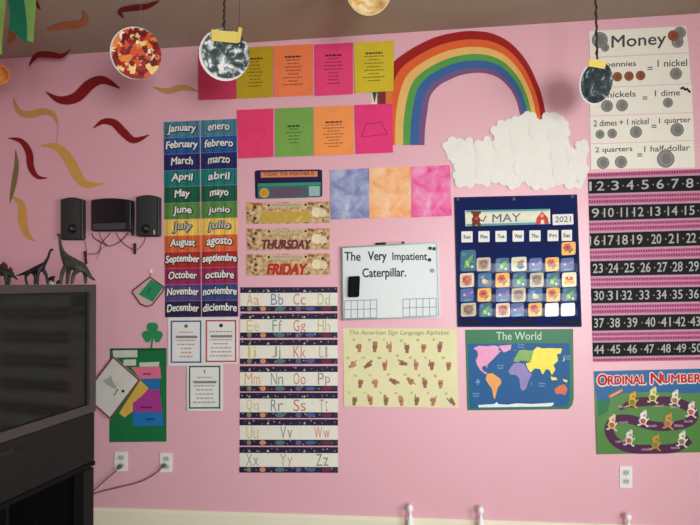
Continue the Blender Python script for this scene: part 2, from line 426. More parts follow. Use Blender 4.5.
# ------------------------------------------------------------------ day and weather cards
GL = dict(rough=.16, spec=.6)
s = Sheet([(254.6,170.3),(322.2,169.4),(322.4,197),(255.4,199)], off=.001, drop=.002)
o = s.build('weather_card', M((38,28,70), rough=.3, spec=.5), round_=.06); tag(o, 'navy weather card with an orange title strip and sun picture', 'weather card')
mb = MB(); s.rect(mb, .09,.06,.93,.26, M((222,140,95), rough=.4)); s.text(mb, 'TODAY THE WEATHER IS', 263,172.2,314,175.6, M((120,50,40)), slope=-.013, bold=.02, h=.001); mb.build('title_strip', o)
mb = MB(); s.rect(mb, .04,.5,.98,.99, M((52,120,112), **GL)); s.rect(mb, .04,.46,.98,.56, M((60,150,120), **GL), h=.0006)
s.rect(mb, .2,.62,.78,.95, M((90,95,108), **GL), h=.0007)
s.rect(mb, .8,.6,.96,.95, M((160,190,185), **GL), h=.0007)
s.text(mb, 'SUNNY', 273,188.5,299,195.5, M((130,70,95), **GL), slope=-.02, bold=.02, shear=.2, h=.001); mb.build('weather_panel', o)
mb = MB(); s.disc(mb, 264.3,193,5, M((200,170,70), **GL), h=.0009); s.disc(mb, 264.3,193,2.6, M((215,140,60), **GL), h=.0012); mb.build('sun_picture', o)
days = [('day card with a blank gold name strip, above the THURSDAY card', [(246,202.4),(330,201.2),(329.5,222.9),(246.8,224)], 'YESTERDAY WAS', None, None),
        ('day card reading THURSDAY in plum letters', [(246,228.3),(330,228),(329.5,249.5),(247.3,250.3)], 'TODAY IS', 'THURSDAY', (262.5,240,311,248.6)),
        ('day card reading FRIDAY in red letters', [(246,254.2),(330,253.4),(330.5,274.6),(246.8,275.7)], 'TOMORROW WILL BE', 'FRIDAY', (267,264,307,274.4))]
tanm = SPECK('tan_jungle_print', [(.3,(120,85,60)),(.42,(180,145,100)),(.55,(212,180,135)),(.7,(225,200,160))], 46, 5, .22, .5)
for lab, q, head, word, bx in days:
    s = Sheet(q, off=.001, drop=.002); o = s.build('day_card', tanm); tag(o, lab, 'day card', 'day of the week cards')
    mb = MB(); s.rect(mb, .285,.05,.695,.26, M((205,188,155), **GL)); a = s.uv(.31,.09); b = s.uv(.67,.21)
    s.text(mb, head, a.x,a.y,b.x,b.y, M((150,125,100)), h=.0009); mb.build('heading_strip', o)
    mb = MB(); dk = M((88,60,50), **GL)
    for k in range(7):
        p = s.uv(random.uniform(.0,.1)+.015, .1+.13*k); s.disc(mb, p.x, p.y, random.uniform(1.2,2.2), dk if k%2 else M((150,110,80), **GL), n=9)
    mb.build('leaf_border', o); mb = MB()
    for k in range(7):
        p = s.uv(random.uniform(.9,.985), .1+.13*k); s.disc(mb, p.x, p.y, random.uniform(1,1.8), dk if k%2 else M((165,125,90), **GL), n=9)
    mb.build('leaf_border', o); mb = MB()
    for k in range(8):
        p = s.uv(.12+.02*k+(.55 if k > 3 else 0), .1); s.disc(mb, p.x, p.y, 1.1, M((160,90,60), **GL), n=8)
        if k == 3: mb.build('leaf_scroll', o); mb = MB()
    mb.build('leaf_scroll', o)
    for u in (.27,.71):
        mb = MB(); p = s.uv(u,.15); s.disc(mb, p.x, p.y, 1.3, M((60,40,35)), n=8, h=.0008); mb.build('rivet', o)
    mb = MB()
    p = s.uv(.84,.5); s.disc(mb, p.x, p.y, 5, M((238,222,185), **GL), h=.0005); p = s.uv(.92,.55); s.disc(mb, p.x,p.y,4, M((228,210,180), **GL), h=.0006); mb.build('cream_discs', o); mb = MB()  # two overlapping pale discs near one end of the card
    if word is None:
        p = s.uv(.05,.18); s.disc(mb, p.x, p.y, 2.6, M((235,175,90), **GL), h=.0009); mb.build('orange_fruit', o); mb = MB()
    if word: s.text(mb, word, *bx, M((112,48,66)) if word == 'THURSDAY' else M((186,44,38)), bold=.06, shear=.25, h=.001); nm = 'lettering'
    else:
        s.polyuv(mb, [(.16,.55),(.22,.46),(.74,.44),(.78,.6),(.77,.95),(.17,.97)], M((202,168,80), **GL), h=.0008); nm = 'gold_strip'
        s.polyuv(mb, [(.58,.95),(.62,.7),(.68,.66),(.63,.95)], M((222,190,110), **GL), h=.0011)
    mb.build(nm, o)

# ------------------------------------------------------------------ alphabet strips
Y, Bl, R_, YG, Gn, O_ = (214,178,90),(82,110,165),(195,82,78),(178,178,98),(96,130,128),(220,140,90)
Gy = (120,118,118)
alpha = [(['Aa','Bb','Cc','Dd'],[O_,Bl,R_,YG]),(['Ee','Ff','Gg','Hh'],[Y,Gn,R_,YG]),(['Ii','Jj','Kk','Ll'],[Y,(130,128,100),R_,(185,150,130)]),
         (['Mm','Nn','Oo','Pp'],[O_,Gn,R_,(140,120,110)]),(['Qq','Rr','Ss','Tt'],[Y,(96,112,140),R_,(150,140,100)]),(['Uu','Vv','Ww'],[Y,Gy,(212,96,76)]),(['Xx','Yy','Zz'],[(150,135,125),(195,140,110),(100,100,110)])]
tops = [287,313.2,339.5,365.8,392.3,418.9,446.6]; bots = [311.6,338,364,391.5,418,445.6,472.6]
navy = M((38,30,62), rough=.5, var=.15, scale=60); strw = M((232,228,212), rough=.55, var=.02)
for i, (prs, cols) in enumerate(alpha):
    t, b = tops[i], bots[i]; xl = 240.3-.15*i; xr = 337.4+.1*i; sl = (-.8+.22*i)
    s = Sheet([(xl,t+.3),(xr,t+.3+sl*.4),(xr,b+sl*.4),(xl,b)], off=.001, drop=.0012)
    o = s.build('alphabet_strip', strw); tag(o, 'alphabet strip with space border showing letters %s to %s' % (prs[0], prs[-1]), 'alphabet strip', 'alphabet strips')
    for nm, v0, v1 in (('star_border',0,.235),('planet_border',.775,1)):
        mb = MB(); s.rect(mb, 0,v0,1,v1, navy)
        for k in range(16):
            p = s.uv((k+random.random()*.8)/16.2+.01, v0+(v1-v0)*random.uniform(.2,.8)); s.disc(mb, p.x, p.y, random.uniform(.35,.8), M((180,172,160)), h=.0008, n=7)
        if v0 == 0:
            for u, cc in ((.1,(190,180,110)),(.29,(200,215,190)),(.66,(200,190,170))):
                p = s.uv(u,.14); s.poly(mb, [(p.x-1.3,p.y+1.2),(p.x+1.3,p.y+1.2),(p.x,p.y-1.2)], M(cc), h=.0009)
        else:
            for u, rx, ry, cc in ((.095,2.3,2.4,(128,132,84)),(.235,3,2.4,(214,140,98)),(.41,5,2.2,(78,118,122)),(.6,3,2.2,(92,100,138)),(.72,5,1.8,(78,96,150)),(.885,5.6,2,(112,46,62)),(.985,1.5,2,(60,58,70))):
                p = s.uv(u,.885); s.disc(mb, p.x, p.y, rx, M(cc), ry=ry, h=.0009, n=16)
        mb.build(nm, o)
    cs_ = (.135,.385,.615,.865) if len(prs) == 4 else (.135,.48,.845)
    for w_, cc, u in zip(prs, cols, cs_):
        mb = MB(); cc = tuple(int(x*.78+228*.22) for x in cc); p = s.uv(u,.27); pb = s.uv(u,.73); n = 8.3 if w_ in ('Mm','Ww') else (5.2 if w_ in ('Ii','Jj','Ll','Tt','Ff') else 6.6)
        dsc = 1.5 if w_[1] in 'gjpqy' else 0
        s.text(mb, w_[0], p.x-n, p.y, p.x-(.6 if w_[0] != 'I' else 3), pb.y+(.4 if w_[0] == 'Q' else 0), M(cc), bold=-.005, h=.0009)
        s.text(mb, w_[1], p.x+.7, p.y+(3.6 if w_[1] not in 'bdfhijklt' else .2), p.x+(n*.85 if w_[1] not in 'ijlt' else 3.0), pb.y+dsc, M(cc), bold=-.005, h=.0009)
        mb.build('letter_pair', o)

# ------------------------------------------------------------------ three framed notes
notes = [('white notice with a blue frame under the English month cards', (168,317.6,204,365.8), (170.7,320.6,201.4,363), (72,92,140), (88,104,150)),
         ('white notice with a red frame under the Spanish month cards', (204.2,317.6,238.2,363.8), (205.6,320,236.4,362.2), (190,70,80), (40,36,44)),
         ('white notice with a green frame, lowest of the three notices', (187,364,223,411), (188.8,365.8,220.4,408.7), (62,92,74), (130,110,110))]
for i, (lab, a, b, rgb, ic) in enumerate(notes):
    s = Sheet(Q(*a, sl=-.005), off=.0035 if i < 2 else .005, drop=.002); o = s.build('notice', M((228,226,220), **PAPER)); tag(o, lab, 'notice', 'framed notices')
    mb = MB(); x0,y0,x1,y1 = b; t = 1.5
    for r in ((x0,y0,x1,y0+t),(x0,y1-t,x1,y1),(x0,y0,x0+t,y1),(x1-t,y0,x1,y1)): s.poly(mb, Q(*r, sl=-.005), M(rgb))
    mb.build('printed_frame', o); mb = MB()
    cx = (x0+x1)/2
    if i == 2: s.poly(mb, [(cx-.8,y0+4),(cx+.8,y0+4),(cx+.3,y0+8),(cx-.3,y0+8)], M(ic))
    else: s.disc(mb, cx, y0+5.5, 1.9, M(ic))
    mb.build('printed_icon', o); mb = MB()
    s.greek(mb, x0+3.5, y0+11, x1-3.5, y1-7, 7, M((188,150,148) if i < 2 else (165,165,152)), slope=-.005)
    s.poly(mb, Q(x0+5,y0+15.2,x1-4,y0+17.6,sl=-.005), M((135,128,132)), h=.0006); mb.build('printed_text', o)

# ------------------------------------------------------------------ whiteboard
wb = Sheet([(341.3,246.8),(438,242),(440.5,317.5),(342.3,320.5)], off=.002, drop=0, th=.014)
wo = wb.build('whiteboard', M((222,228,226), rough=.18, var=.015, spec=.5), round_=.03); tag(wo, 'white dry-erase board with handwriting and two ten-frames', 'whiteboard')
mb = MB(); fm = M((150,160,156), rough=.35, metal=.6)
def framebar(a, b, c, d):
    mb.prism([wb.PU(*p, h=.005) for p in (a,b,c,d)], [wb.PU(*p, h=-.0145) for p in (a,b,c,d)], fm)
t, tv = .016, .02
framebar((0,0),(1,0),(1,tv),(0,tv)); framebar((0,1-tv),(1,1-tv),(1,1),(0,1)); framebar((0,tv),(t,tv),(t,1-tv),(0,1-tv)); framebar((1-t,tv),(1,tv),(1,1-tv),(1-t,1-tv))
mb.build('frame', wo)
mk = M((44,44,52), rough=.6); s = wb
for t_, bx, sl, bo in (('The',(344.6,252,360.5,260.5),.02,.022),('Very',(368,251.5,386.5,263),-.01,.022),('Impatient',(392.5,252.5,427,262.5),0,.018),('Caterpillar.',(362.5,268.5,406,280),-.02,.018)):
    mb = MB(); s.text(mb, t_, *bx, mk, slope=sl, bold=bo); mb.build('handwritten_word', wo)
for x0,y0,x1,y1 in ((344.6,300.8,376.8,318.6),(403,299.2,436.2,316.8)):
    mb = MB(); ln = M((138,140,142), rough=.5)
    for k in range(6):
        x = x0+(x1-x0)*k/5; s.line(mb, [(x,y0-.03*(x-x0)),(x,y1-.03*(x-x0))], .7, ln)
    for k in range(3):
        y = y0+(y1-y0)*k/2; s.line(mb, [(x0,y),(x1,y-.03*(x1-x0))], .7, ln)
    mb.build('ten_frame_drawing', wo)
e = Sheet([(348.6,276.5),(359.8,275.8),(358.8,297.2),(347.9,297.4)], off=.0165, drop=0, th=.02)
eo = e.build('whiteboard_eraser', M((16,16,17), rough=.9, spec=.1), round_=.12); tag(eo, 'black felt eraser stuck upright on the whiteboard', 'eraser')
eb = MB(); f1 = [e.uv(u,v) for u,v in ((.1,.04),(.9,.04),(.9,.96),(.1,.96))]; eb.prism([e.P(p.x,p.y,.005) for p in f1],[e.P(p.x,p.y,-.001) for p in f1], M((15,15,16), rough=.8, spec=.15)); eb.build('plastic_back', eo, bevel=.002)
for i, (x,y,r,rgb,lab) in enumerate(((430.2,248.2,1.7,(28,28,32),'small black magnet in the upper corner of the whiteboard, inner of the pair'),(434.2,248.7,1.7,(28,28,32),'small black magnet at the very corner of the whiteboard'),(429.6,259.8,1.8,(30,30,34),'small black magnet at the end of the first handwritten line'),(432.4,270.6,2.2,(150,154,156),'gray round magnet below the black magnets on the whiteboard'))):
    mb = MB(); fr_ = []; bk_ = []
    for k in range(18):
        w = 2*math.pi*k/18; p = W(x+r*math.cos(w), y+r*math.sin(w), .022); fr_.append(p); bk_.append(Vector((p.x,-.0162,p.z)))
    mb.prism(fr_, bk_, M(rgb, rough=.4)); o = mb.build('magnet', origin=W(x,y,.018), bevel=.0015); tag(o, lab, 'magnet', 'magnets on the whiteboard')
# marker lying on the board's upper edge
a, b = W(375.5,243.6,.011), W(404.5,241.9,.011)
top_l, top_r = wb.PU((375.5-341.3)/96.7,0), wb.PU((404.5-341.3)/96.7,0)
r = .0065
a.z = top_l.z+r; b.z = top_r.z+r
mo = empty('marker', (a+b)/2, 'dry-erase marker with black cap lying on top of the whiteboard', 'marker')
mb = MB(); mb.tube([a.lerp(b,.36), a.lerp(b,.9)], r, M((214,178,184), rough=.4), 12); mb.build('barrel', mo, smooth=False)
mb = MB(); mb.tube([a, a.lerp(b,.02), a.lerp(b,.36)], [r*.8,r*1.0,r*1.0], M((30,28,32), rough=.4), 12); mb.build('cap', mo)
mb = MB(); mb.tube([a.lerp(b,.9), b], [r*.95,r*.8], M((40,36,42), rough=.4), 12); mb.build('end_plug', mo)

# ------------------------------------------------------------------ sign language poster
s = Sheet([(343,328.2),(456.4,328.6),(458.6,408),(344,406.2)], off=.001, drop=.003)
o = s.build('sign_language_poster', M((226,220,168), rough=.5, var=.04, scale=5)); tag(o, 'pale yellow poster of the sign language alphabet hands', 'poster')
z = lambda x, y: (335+x/5.584, 320+y/5.584)
mb = MB(); a, b = z(80,57), z(638,90); s.text(mb, 'The American Sign Language Alphabet', a[0],a[1],b[0],b[1], M((152,162,110)), bold=.01, shear=.2); mb.build('title', o)
hands = [(135,150),(223,150),(305,150),(402,155),(495,152),(585,150),(102,250),(188,250),(278,252),(375,240),(453,250),(540,250),(635,252),(143,350),(225,348),(330,345),(422,345),(502,350),(590,352),(110,447),(197,445),(285,447),(370,450),(457,447),(550,450),(650,452)]
fing = {'A':0,'B':15,'C':9,'D':1,'E':0,'F':14,'G':1,'H':3,'I':8,'J':8,'K':3,'L':1,'M':0,'N':0,'O':0,'P':3,'Q':1,'R':3,'S':0,'T':0,'U':3,'V':3,'W':7,'X':1,'Y':8,'Z':1}
rot = {'G':60,'H':55,'J':-75,'P':120,'Q':140,'Z':-40}
skin1 = [M((168,126,82)),M((150,112,76)),M((180,138,96)),M((140,110,70))]; halo = M((234,216,186))
lc = [(150,90,70),(90,150,160),(150,170,100),(150,120,70),(170,90,70),(140,150,90)]
for i, (hx, hy) in enumerate(hands):
    ch = chr(65+i); mt = skin1[i%4]; ang = math.radians(rot.get(ch, random.uniform(-10,10))); ca, sa = math.cos(ang), math.sin(ang)
    def T(x, y):
        X, Y_ = x*ca-y*sa, x*sa+y*ca; p = z(hx+X, hy+Y_); return p
    mb = MB()
    s.poly(mb, [T(24*math.cos(k*.3927), 2+32*math.sin(k*.3927)) for k in range(16)], halo, h=.0003)
    s.poly(mb, [T(-9,30),(T(-10,12)),T(-15,2),T(-13,-8),T(0,-11),T(13,-7),T(14,4),T(9,14),T(8,30)], mt, h=.0006)   # palm and wrist
    for k in range(4):
        x = -10.5+7*k; ext = fing[ch] >> k & 1; L = 20 if ext else 7
        s.poly(mb, [T(x-3,-4),T(x-3,-8-L),T(x,-11-L),T(x+3,-8-L),T(x+3,-4)], mt, h=.0008)
    s.poly(mb, [T(-14,8),T(-20,0),T(-19,-8),T(-15,-7),T(-10,4)] if ch in 'ALYGCOQ' else [T(-13,6),T(-4,-2),T(4,0),T(3,4),T(-9,10)], M((132,94,62)), h=.001)
    mb.build('hand_picture', o)
mb = MB()
for i, (hx, hy) in enumerate(hands):
    a, b = z(hx-38,hy-46), z(hx-22,hy-34); s.text(mb, chr(65+i), a[0],a[1],b[0],b[1], M(lc[i%6]), bold=.02)
mb.build('letters', o)

# ------------------------------------------------------------------ calendar pocket chart
CQ = Sheet([(455,198),(576.4,195.2),(581,326.2),(458.4,326.2)], off=.002, drop=.004, th=.003)
s = CQ; navyc = M((20,32,82), rough=.8, var=.1, scale=8, bump=.2, bscale=500, spec=.12)
o = s.build('pocket_chart', navyc); tag(o, 'navy fabric calendar pocket chart full of picture cards', 'calendar')
mb = MB(); st_ = M((20,26,62), rough=.7)
for a, b in (((0,0),(1,0)),((1,0),(1,1)),((1,1),(0,1)),((0,1),(0,0))):
    s.line(mb, [s.uv(*a), s.uv(*b)], 1.6, st_, h=.0008)
mb.build('stitched_hem', o)
zc = lambda x, y, oy=190: (450+x/5.0, oy+y/5.0)
for xg, yg in ((40,46),(320,45),(612,32)):
    mb = MB(); p = zc(xg,yg); s.disc(mb, p[0],p[1],1.5, M((70,70,82), rough=.45, metal=.6), h=.0012, n=14); s.disc(mb, p[0],p[1],.7, M((60,50,60)), h=.0018, n=10); mb.build('grommet', o)
for xa, xb in ((45,155),(297,410),(535,650)):
    mb = MB(); s.poly(mb, [zc(xa,402,240),zc(xb,400,240),zc(xb,416,240),zc(xa,417,240)], M((14,16,34)), h=.0012); mb.build('storage_pocket', o)
mb = MB()
clear = CLEAR('clear_vinyl', .006, .12)
for ya, yb in ((118,165),(200,242),(272,312),(345,385)):
    a = [zc(40,ya,240),zc(638,ya-6,240),zc(640,yb-6,240),zc(44,yb,240)]
    mb.add([s.P(p[0],p[1],.0042) for p in a], [(0,1,2,3)], clear)
mb.build('clear_pockets', o)
def ccard(name, px, label, cat, group, mt, round_=.12, h=.0008):
    c = Sheet(px, off=0, drop=0, th=.0012); c.back = lambda x, y: CQ.back(x, y)+CQ.th+h
    ob = c.build(name, mt, round_=round_); tag(ob, label, cat, group); return c, ob
c, ob = ccard('month_banner', [zc(75,102),zc(500,94),zc(502,170),zc(78,182)], 'striped MAY banner across the top of the calendar chart', 'banner', None, M((222,222,200), rough=.5), .02)
mb = MB()
for k, rgb in enumerate(((90,150,148),(190,215,200),(228,220,190),(200,215,200),(95,150,150))):
    v = (0,.14,.3,.7,.86)[k]; v2 = (.12,.22,.62,.8,1)[k]; c.rect(mb, .01,v,.99,v2, M(rgb, rough=.5))
mb.build('stripes', ob); mb = MB()
a, b = zc(212,118), zc(352,160); c.text(mb, 'MAY', a[0],a[1]+.6,b[0],b[1]+.4, M((96,104,124)), slope=-.03, bold=.01); mb.build('lettering', ob)
mb = MB(); br, rd = M((120,52,38)), M((205,70,56))
for (x,y,r) in ((130,150,22),(130,122,17),(112,112,8),(148,112,8),(118,172,10),(145,172,10)): p = zc(x,y); c.disc(mb, p[0],p[1],r/5, br, h=.0008)
p = zc(132,142); c.disc(mb, p[0],p[1],1.8, rd, h=.0012); c.line(mb, [zc(150,150),zc(168,155),zc(180,130)], 1.1, br, h=.0008); mb.build('bear_picture', ob)
mb = MB()
c.poly(mb, [zc(460,106),zc(490,140),zc(492,168),(zc(430,171)),zc(432,142)], rd, h=.0008); c.poly(mb, [zc(455,150),zc(470,149),zc(472,169),zc(453,170)], M((240,220,190)), h=.0012); c.disc(mb, zc(460,128)[0], zc(460,128)[1], 2, M((235,150,120)), h=.0012)
mb.build('house_picture', ob)
c, ob = ccard('year_card', [zc(512,122),zc(616,119),zc(618,172),zc(514,176)], 'white year card beside the MAY banner', 'year card', None, WHITE, .06)
mb = MB(); a, b = zc(526,133), zc(604,162); c.text(mb, '2021', a[0],a[1],b[0],b[1], M((110,112,120)), bold=.015, slope=-.03); mb.build('lettering', ob)
wk = ['Sun','Mon','Tue','Wed','Thu','Fri','Sat']; orn = ['first','second','third','fourth','fifth','sixth','seventh']
for k, (x, w) in enumerate(zip((85,170,255,341,425,515,584),(28,28,28,28,28,27,26))):
    yb = 234-k*1.2
    c, ob = ccard('weekday_card', [zc(x-w,yb-27),zc(x+w,yb-28),zc(x+w,yb+27),zc(x-w,yb+28)], 'white weekday card below the MAY banner, %s along the row' % orn[k], 'weekday card', 'weekday cards', WHITE, .06)
    mb = MB(); a, b = zc(x-17,yb-9), zc(x+17,yb+9); c.text(mb, wk[k], a[0],a[1],b[0],b[1], M((96,100,98)), bold=.04); mb.build('lettering', ob)
TY = {'A':((232,178,78),'yellow flower'),'B':((30,92,120),'blue card with green leaf'),'C':((196,186,160),'pale card with brown blossom'),'D':((62,92,150),'blue and purple fish'),
      'E':((44,100,140),'blue card with tan shell'),'F':((205,205,180),'white card with green and yellow bird'),'G':((236,226,190),'white card with red and yellow cap'),'H':((222,205,185),'cream card with red blossom'),'W':((236,238,240),'blank white')}
grid = [[(7,558,10,628,75,'A')],
 [(1,52,50,130,156,'B'),(2,133,88,203,155,'C'),(3,228,90,296,158,'B'),(4,307,85,383,155,'F'),(5,397,90,460,155,'D'),(6,477,87,545,155,'A'),(7,555,90,620,155,'D')],
 [(1,50,166,120,236,'H'),(2,140,166,208,235,'E'),(3,228,165,298,236,'A'),(4,313,165,382,235,'B'),(5,400,164,468,235,'C'),(6,482,164,548,234,'B'),(7,560,162,632,234,'G')],
 [(1,52,242,118,308,'D'),(2,138,241,206,308,'A'),(3,230,241,298,308,'D'),(4,308,240,378,310,'C'),(5,392,241,462,308,'E'),(6,482,239,550,308,'A'),(7,562,238,632,306,'B')],
 [(1,55,315,130,382,'C'),(2,147,316,210,384,'B'),(3,230,316,300,385,'H'),(4,305,316,370,383,'D'),(5,392,315,460,382,'A'),(6,475,315,543,382,'W'),(7,555,315,625,380,'W')]]
def picture(c, mb, ty):
    def d(u, v, r, rgb, h, ry=None): p = c.uv(u,v); c.disc(mb, p.x,p.y,r,M(rgb, rough=.45), h=h, ry=ry, n=14)
    def el(u0,v0,u1,v1,w,rgb,h):
        a, b = c.uv(u0,v0), c.uv(u1,v1); dd = b-a; n = Vector((-dd.y,dd.x)).normalized()*w
        c.poly(mb, [a,a.lerp(b,.3)+n,a.lerp(b,.7)+n*.9,b,a.lerp(b,.7)-n*.9,a.lerp(b,.3)-n], M(rgb, rough=.45), h)
    if ty == 'A':
        for k in range(6): d(.42+.17*math.cos(k*1.047),.42+.17*math.sin(k*1.047),2.0,(206,70,40),.0006+.00005*k)
        d(.42,.42,1.6,(120,40,30),.0012); el(.5,.85,.85,.5,1.2,(120,110,40),.0008); d(.75,.75,1.5,(246,214,130),.0007)
    elif ty == 'B':
        el(.2,.9,.85,.2,2,(96,160,70),.0006); el(.35,.45,.55,.85,1.4,(160,200,90),.0008); el(.6,.5,.95,.6,1,(60,130,90),.0009); d(.2,.2,2,(60,120,150),.0005); d(.75,.8,1.4,(190,215,140),.001)
    elif ty in 'CH':
        rgb = (120,84,70) if ty == 'C' else (188,66,56)
        c.rect(mb, .14,.14,.86,.86, M((176,150,126) if ty == 'C' else (216,160,136), rough=.5), h=.0003)
        for k in range(7): d(.5+.22*math.cos(k*.9),.48+.22*math.sin(k*.9),1.6,tuple(min(255,x+random.randint(-20,30)) for x in rgb),.0006+.00005*k)
        d(.5,.5,1.2,(90,110,80),.0012); el(.3,.85,.7,.8,.8,(110,130,90),.0008)
    elif ty == 'D':
        el(.1,.55,.85,.45,2.6,(112,84,150),.0006); el(.7,.45,.98,.2,1.2,(150,110,170),.0007); d(.3,.48,1,(210,190,220),.001); el(.2,.9,.9,.85,1,(60,150,160),.0007)
    elif ty == 'E':
        d(.5,.62,3,(214,178,120),.0006,ry=2.4); d(.42,.5,1.6,(232,204,150),.0008); el(.15,.35,.5,.2,1,(120,160,190),.0007); d(.7,.75,1.4,(180,130,80),.0009)
    elif ty == 'F':
        d(.55,.55,3.6,(60,120,110),.0006); d(.3,.45,2,(220,180,70),.0008); d(.7,.35,1.8,(200,80,60),.0009); el(.4,.8,.9,.7,1.4,(50,70,110),.001)
    elif ty == 'G':
        d(.5,.42,4,(206,80,60),.0006,ry=2.4); c.rect(mb,.15,.55,.85,.8,M((232,190,70)),h=.0007); d(.5,.35,1.2,(240,200,190),.0009)
for r, row in enumerate(grid):
    for (k,x0,y0,x1,y1,ty) in row:
        rgb, nm = TY[ty]
        nm2 = nm if 'card' in nm else nm+' picture card'
        lab = '%s, %s across in the calendar\'s %s picture row' % (nm2, orn[k-1], orn[r])
        if ty == 'W': nm2 = 'blank white card'; lab = 'blank white card, %s across in the calendar\'s lowest row' % orn[k-1]
        if r == 0: lab = 'yellow flower picture card standing alone in the top picture row'
        if r == 1 and k == 1: lab = 'tall blue card with green leaf, first in the second picture row'
        sl = 2
        c, ob = ccard('date_card', [zc(x0,y0+sl,240),zc(x1,y0-sl,240),zc(x1,y1-sl,240),zc(x0,y1+sl,240)], lab, 'date card', 'date picture cards in the calendar', M(rgb, rough=.45, var=.1, scale=60), .14)
        if ty != 'W':
            mb = MB(); picture(c, mb, ty); mb.build('picture', ob)

# ------------------------------------------------------------------ world map
zm = lambda x, y: (460+x/5.833, 320+y/5.833)
q = [zm(30,57),zm(660,52),zm(662,522),zm(45,527)]
s = Sheet(q, off=.001, drop=.004)
ol = [Vector(p) for p in (zm(30,57),zm(660,52),zm(664,455),zm(655,495),zm(632,520),zm(45,527))]
o = s.build('world_map', M((30,112,66), rough=.45, var=.05, scale=8, spec=.35), outline=ol); tag(o, 'laminated world map poster headed The World in green border', 'map')
mb = MB(); s.poly(mb, [zm(44,138),zm(640,135),zm(640,470),zm(620,505),zm(58,516)], M((22,88,142), rough=.5, spec=.25), h=.0003); mb.build('ocean', o)
mb = MB(); a, b = zm(212,70), zm(474,116); s.text(mb, 'The World', a[0],a[1],b[0],b[1], M((190,215,195)), bold=.012, h=.0005); mb.build('title', o)
cont = [('north_america',(226,150,186),[[(78,165),(110,150),(150,153),(200,148),(232,158),(222,176),(240,180),(215,205),(195,228),(168,252),(158,266),(162,282),(150,266),(132,270),(127,282),(140,300),(156,306),(158,314),(146,314),(118,292),(100,262),(92,235),(106,205),(100,180)],[(228,150),(300,144),(296,172),(256,190),(244,176)]]),
 ('south_america',(232,160,78),[[(158,314),(190,310),(238,345),(242,366),(222,392),(212,425),(204,462),(196,452),(186,402),(150,348)]]),
 ('europe',(120,165,62),[[(312,240),(318,222),(334,205),(344,178),(372,172),(400,178),(428,178),(420,215),(412,246),(384,238),(352,236),(340,248)],[(326,205),(334,192),(336,204)],[(318,176),(328,172),(326,180)]]),
 ('africa',(140,122,178),[[(290,285),(314,254),(338,250),(374,256),(396,296),(420,318),(402,350),(386,398),(366,416),(352,396),(346,340),(326,320),(296,320),(282,302)],[(412,372),(420,362),(416,386)]]),
 ('asia',(238,220,60),[[(430,175),(452,156),(480,166),(520,164),(595,166),(588,196),(566,198),(572,238),(545,262),(556,290),(536,322),(522,292),(502,286),(482,320),(466,286),(436,282),(414,306),(396,286),(384,252),(412,246),(420,212)],[(528,330),(562,336),(568,350),(535,352)],[(600,344),(628,352),(624,366),(604,356)],[(598,240),(606,228),(602,215),(610,222),(608,240)]]),
 ('australia',(206,104,62),[[(550,405),(580,382),(608,374),(628,402),(612,440),(592,430),(560,432)]]),
 ('antarctica',(226,232,226),[[(105,496),(200,490),(214,478),(226,491),(280,494),(330,486),(420,490),(550,482),(538,502),(500,505),(110,510)]])]
for nm, rgb, pls in cont:
    mb = MB()
    for pl in pls: s.poly(mb, [zm(*p) for p in pl], M(rgb, rough=.35, var=.06, scale=30), h=.0007)
    mb.build(nm, o)
mb = MB(); lw = M((150,190,220))
for t1, t2, x, y in (('Atlantic','Ocean',235,272),('Indian','Ocean',478,376),('Pacific','Ocean',95,436),('Pacific','Ocean',626,218),('Arctic','Ocean',356,150)):
    a, b = zm(x-20,y-12), zm(x+20,y-2); s.text(mb, t1, a[0],a[1],b[0],b[1], lw, h=.0008); a, b = zm(x-17,y+3), zm(x+17,y+13); s.text(mb, t2, a[0],a[1],b[0],b[1], lw, h=.0008)
s.line(mb, [zm(104,345),zm(92,365),zm(116,365),zm(104,345)], .5, lw, h=.0008); s.line(mb, [zm(104,345),zm(104,380)], .5, lw, h=.0008)
mb.build('ocean_names', o)

# ------------------------------------------------------------------ money chart cards
coinm = M((138,136,130), rough=.5, var=.15, scale=120); penny = M((150,84,52), rough=.5, var=.15, scale=120); mk = M((72,70,72)); pale = M((236,230,214), rough=.5, var=.02)
money = [
 ('white Money title card with coin pictures', [(589,31),(686,26),(689,52.4),(590,57.3)], [('Money',611.6,36,666,51.5,-.07,.012)], [(599.8,40,8,0),(605,47.5,4.2,0),(680,32.6,6,0),(677.6,41.8,6,0),(673.2,35.6,5.4,1)], []),
 ('white money card equating five pennies to one nickel', [(590,58),(689,53.2),(691,83.2),(590,87.8)], [('5 pennies',598.6,62.2,636,69,-.04,0),('1 nickel',657.6,60.2,687,67,-.04,0)], [(594.4,78.4,4.8,1),(606,77.4,4.8,1),(617.4,76.7,4.8,1),(629,76.1,4.8,1),(640.6,75.5,4.8,1),(676,73.6,6,0)], [(650,68.3)]),
 ('white money card equating two nickels to one dime', [(589.6,88.4),(691.6,83.8),(693,112.2),(590,115.9)], [('2 nickels',599,92,635.6,98,-.04,0),('1 dime',655,90.4,680,96.4,-.04,0)], [(607,106,6,0),(622,105.4,6,0),(668,102.6,5,0)], [(645,98)]),
 ('white money card adding two dimes and a nickel into a quarter', [(590,116.6),(693,112.8),(694,140),(590.6,143.6)], [('2 dimes + 1 nickel',593.7,120.4,648.6,126.6,-.045,0),('1 quarter',659,118,690.6,125,-.04,0)], [(600,134.3,4.5,0),(612.2,133.5,4.8,0),(636,132,6,0),(677.2,129.7,6.7,0)], [(654,126.3)]),
 ('white money card equating two quarters to a half-dollar', [(590.6,144.3),(694,140.6),(695,167.6),(591,169.2)], [('2 quarters',595.4,147.4,632.3,154,-.04,0),('1 half-dollar',644.3,146,689.7,152,-.035,0)], [(603,162.8,6.2,0),(621,162,6.2,0),(665.7,158.9,8.8,0)], [(639.7,155)])]
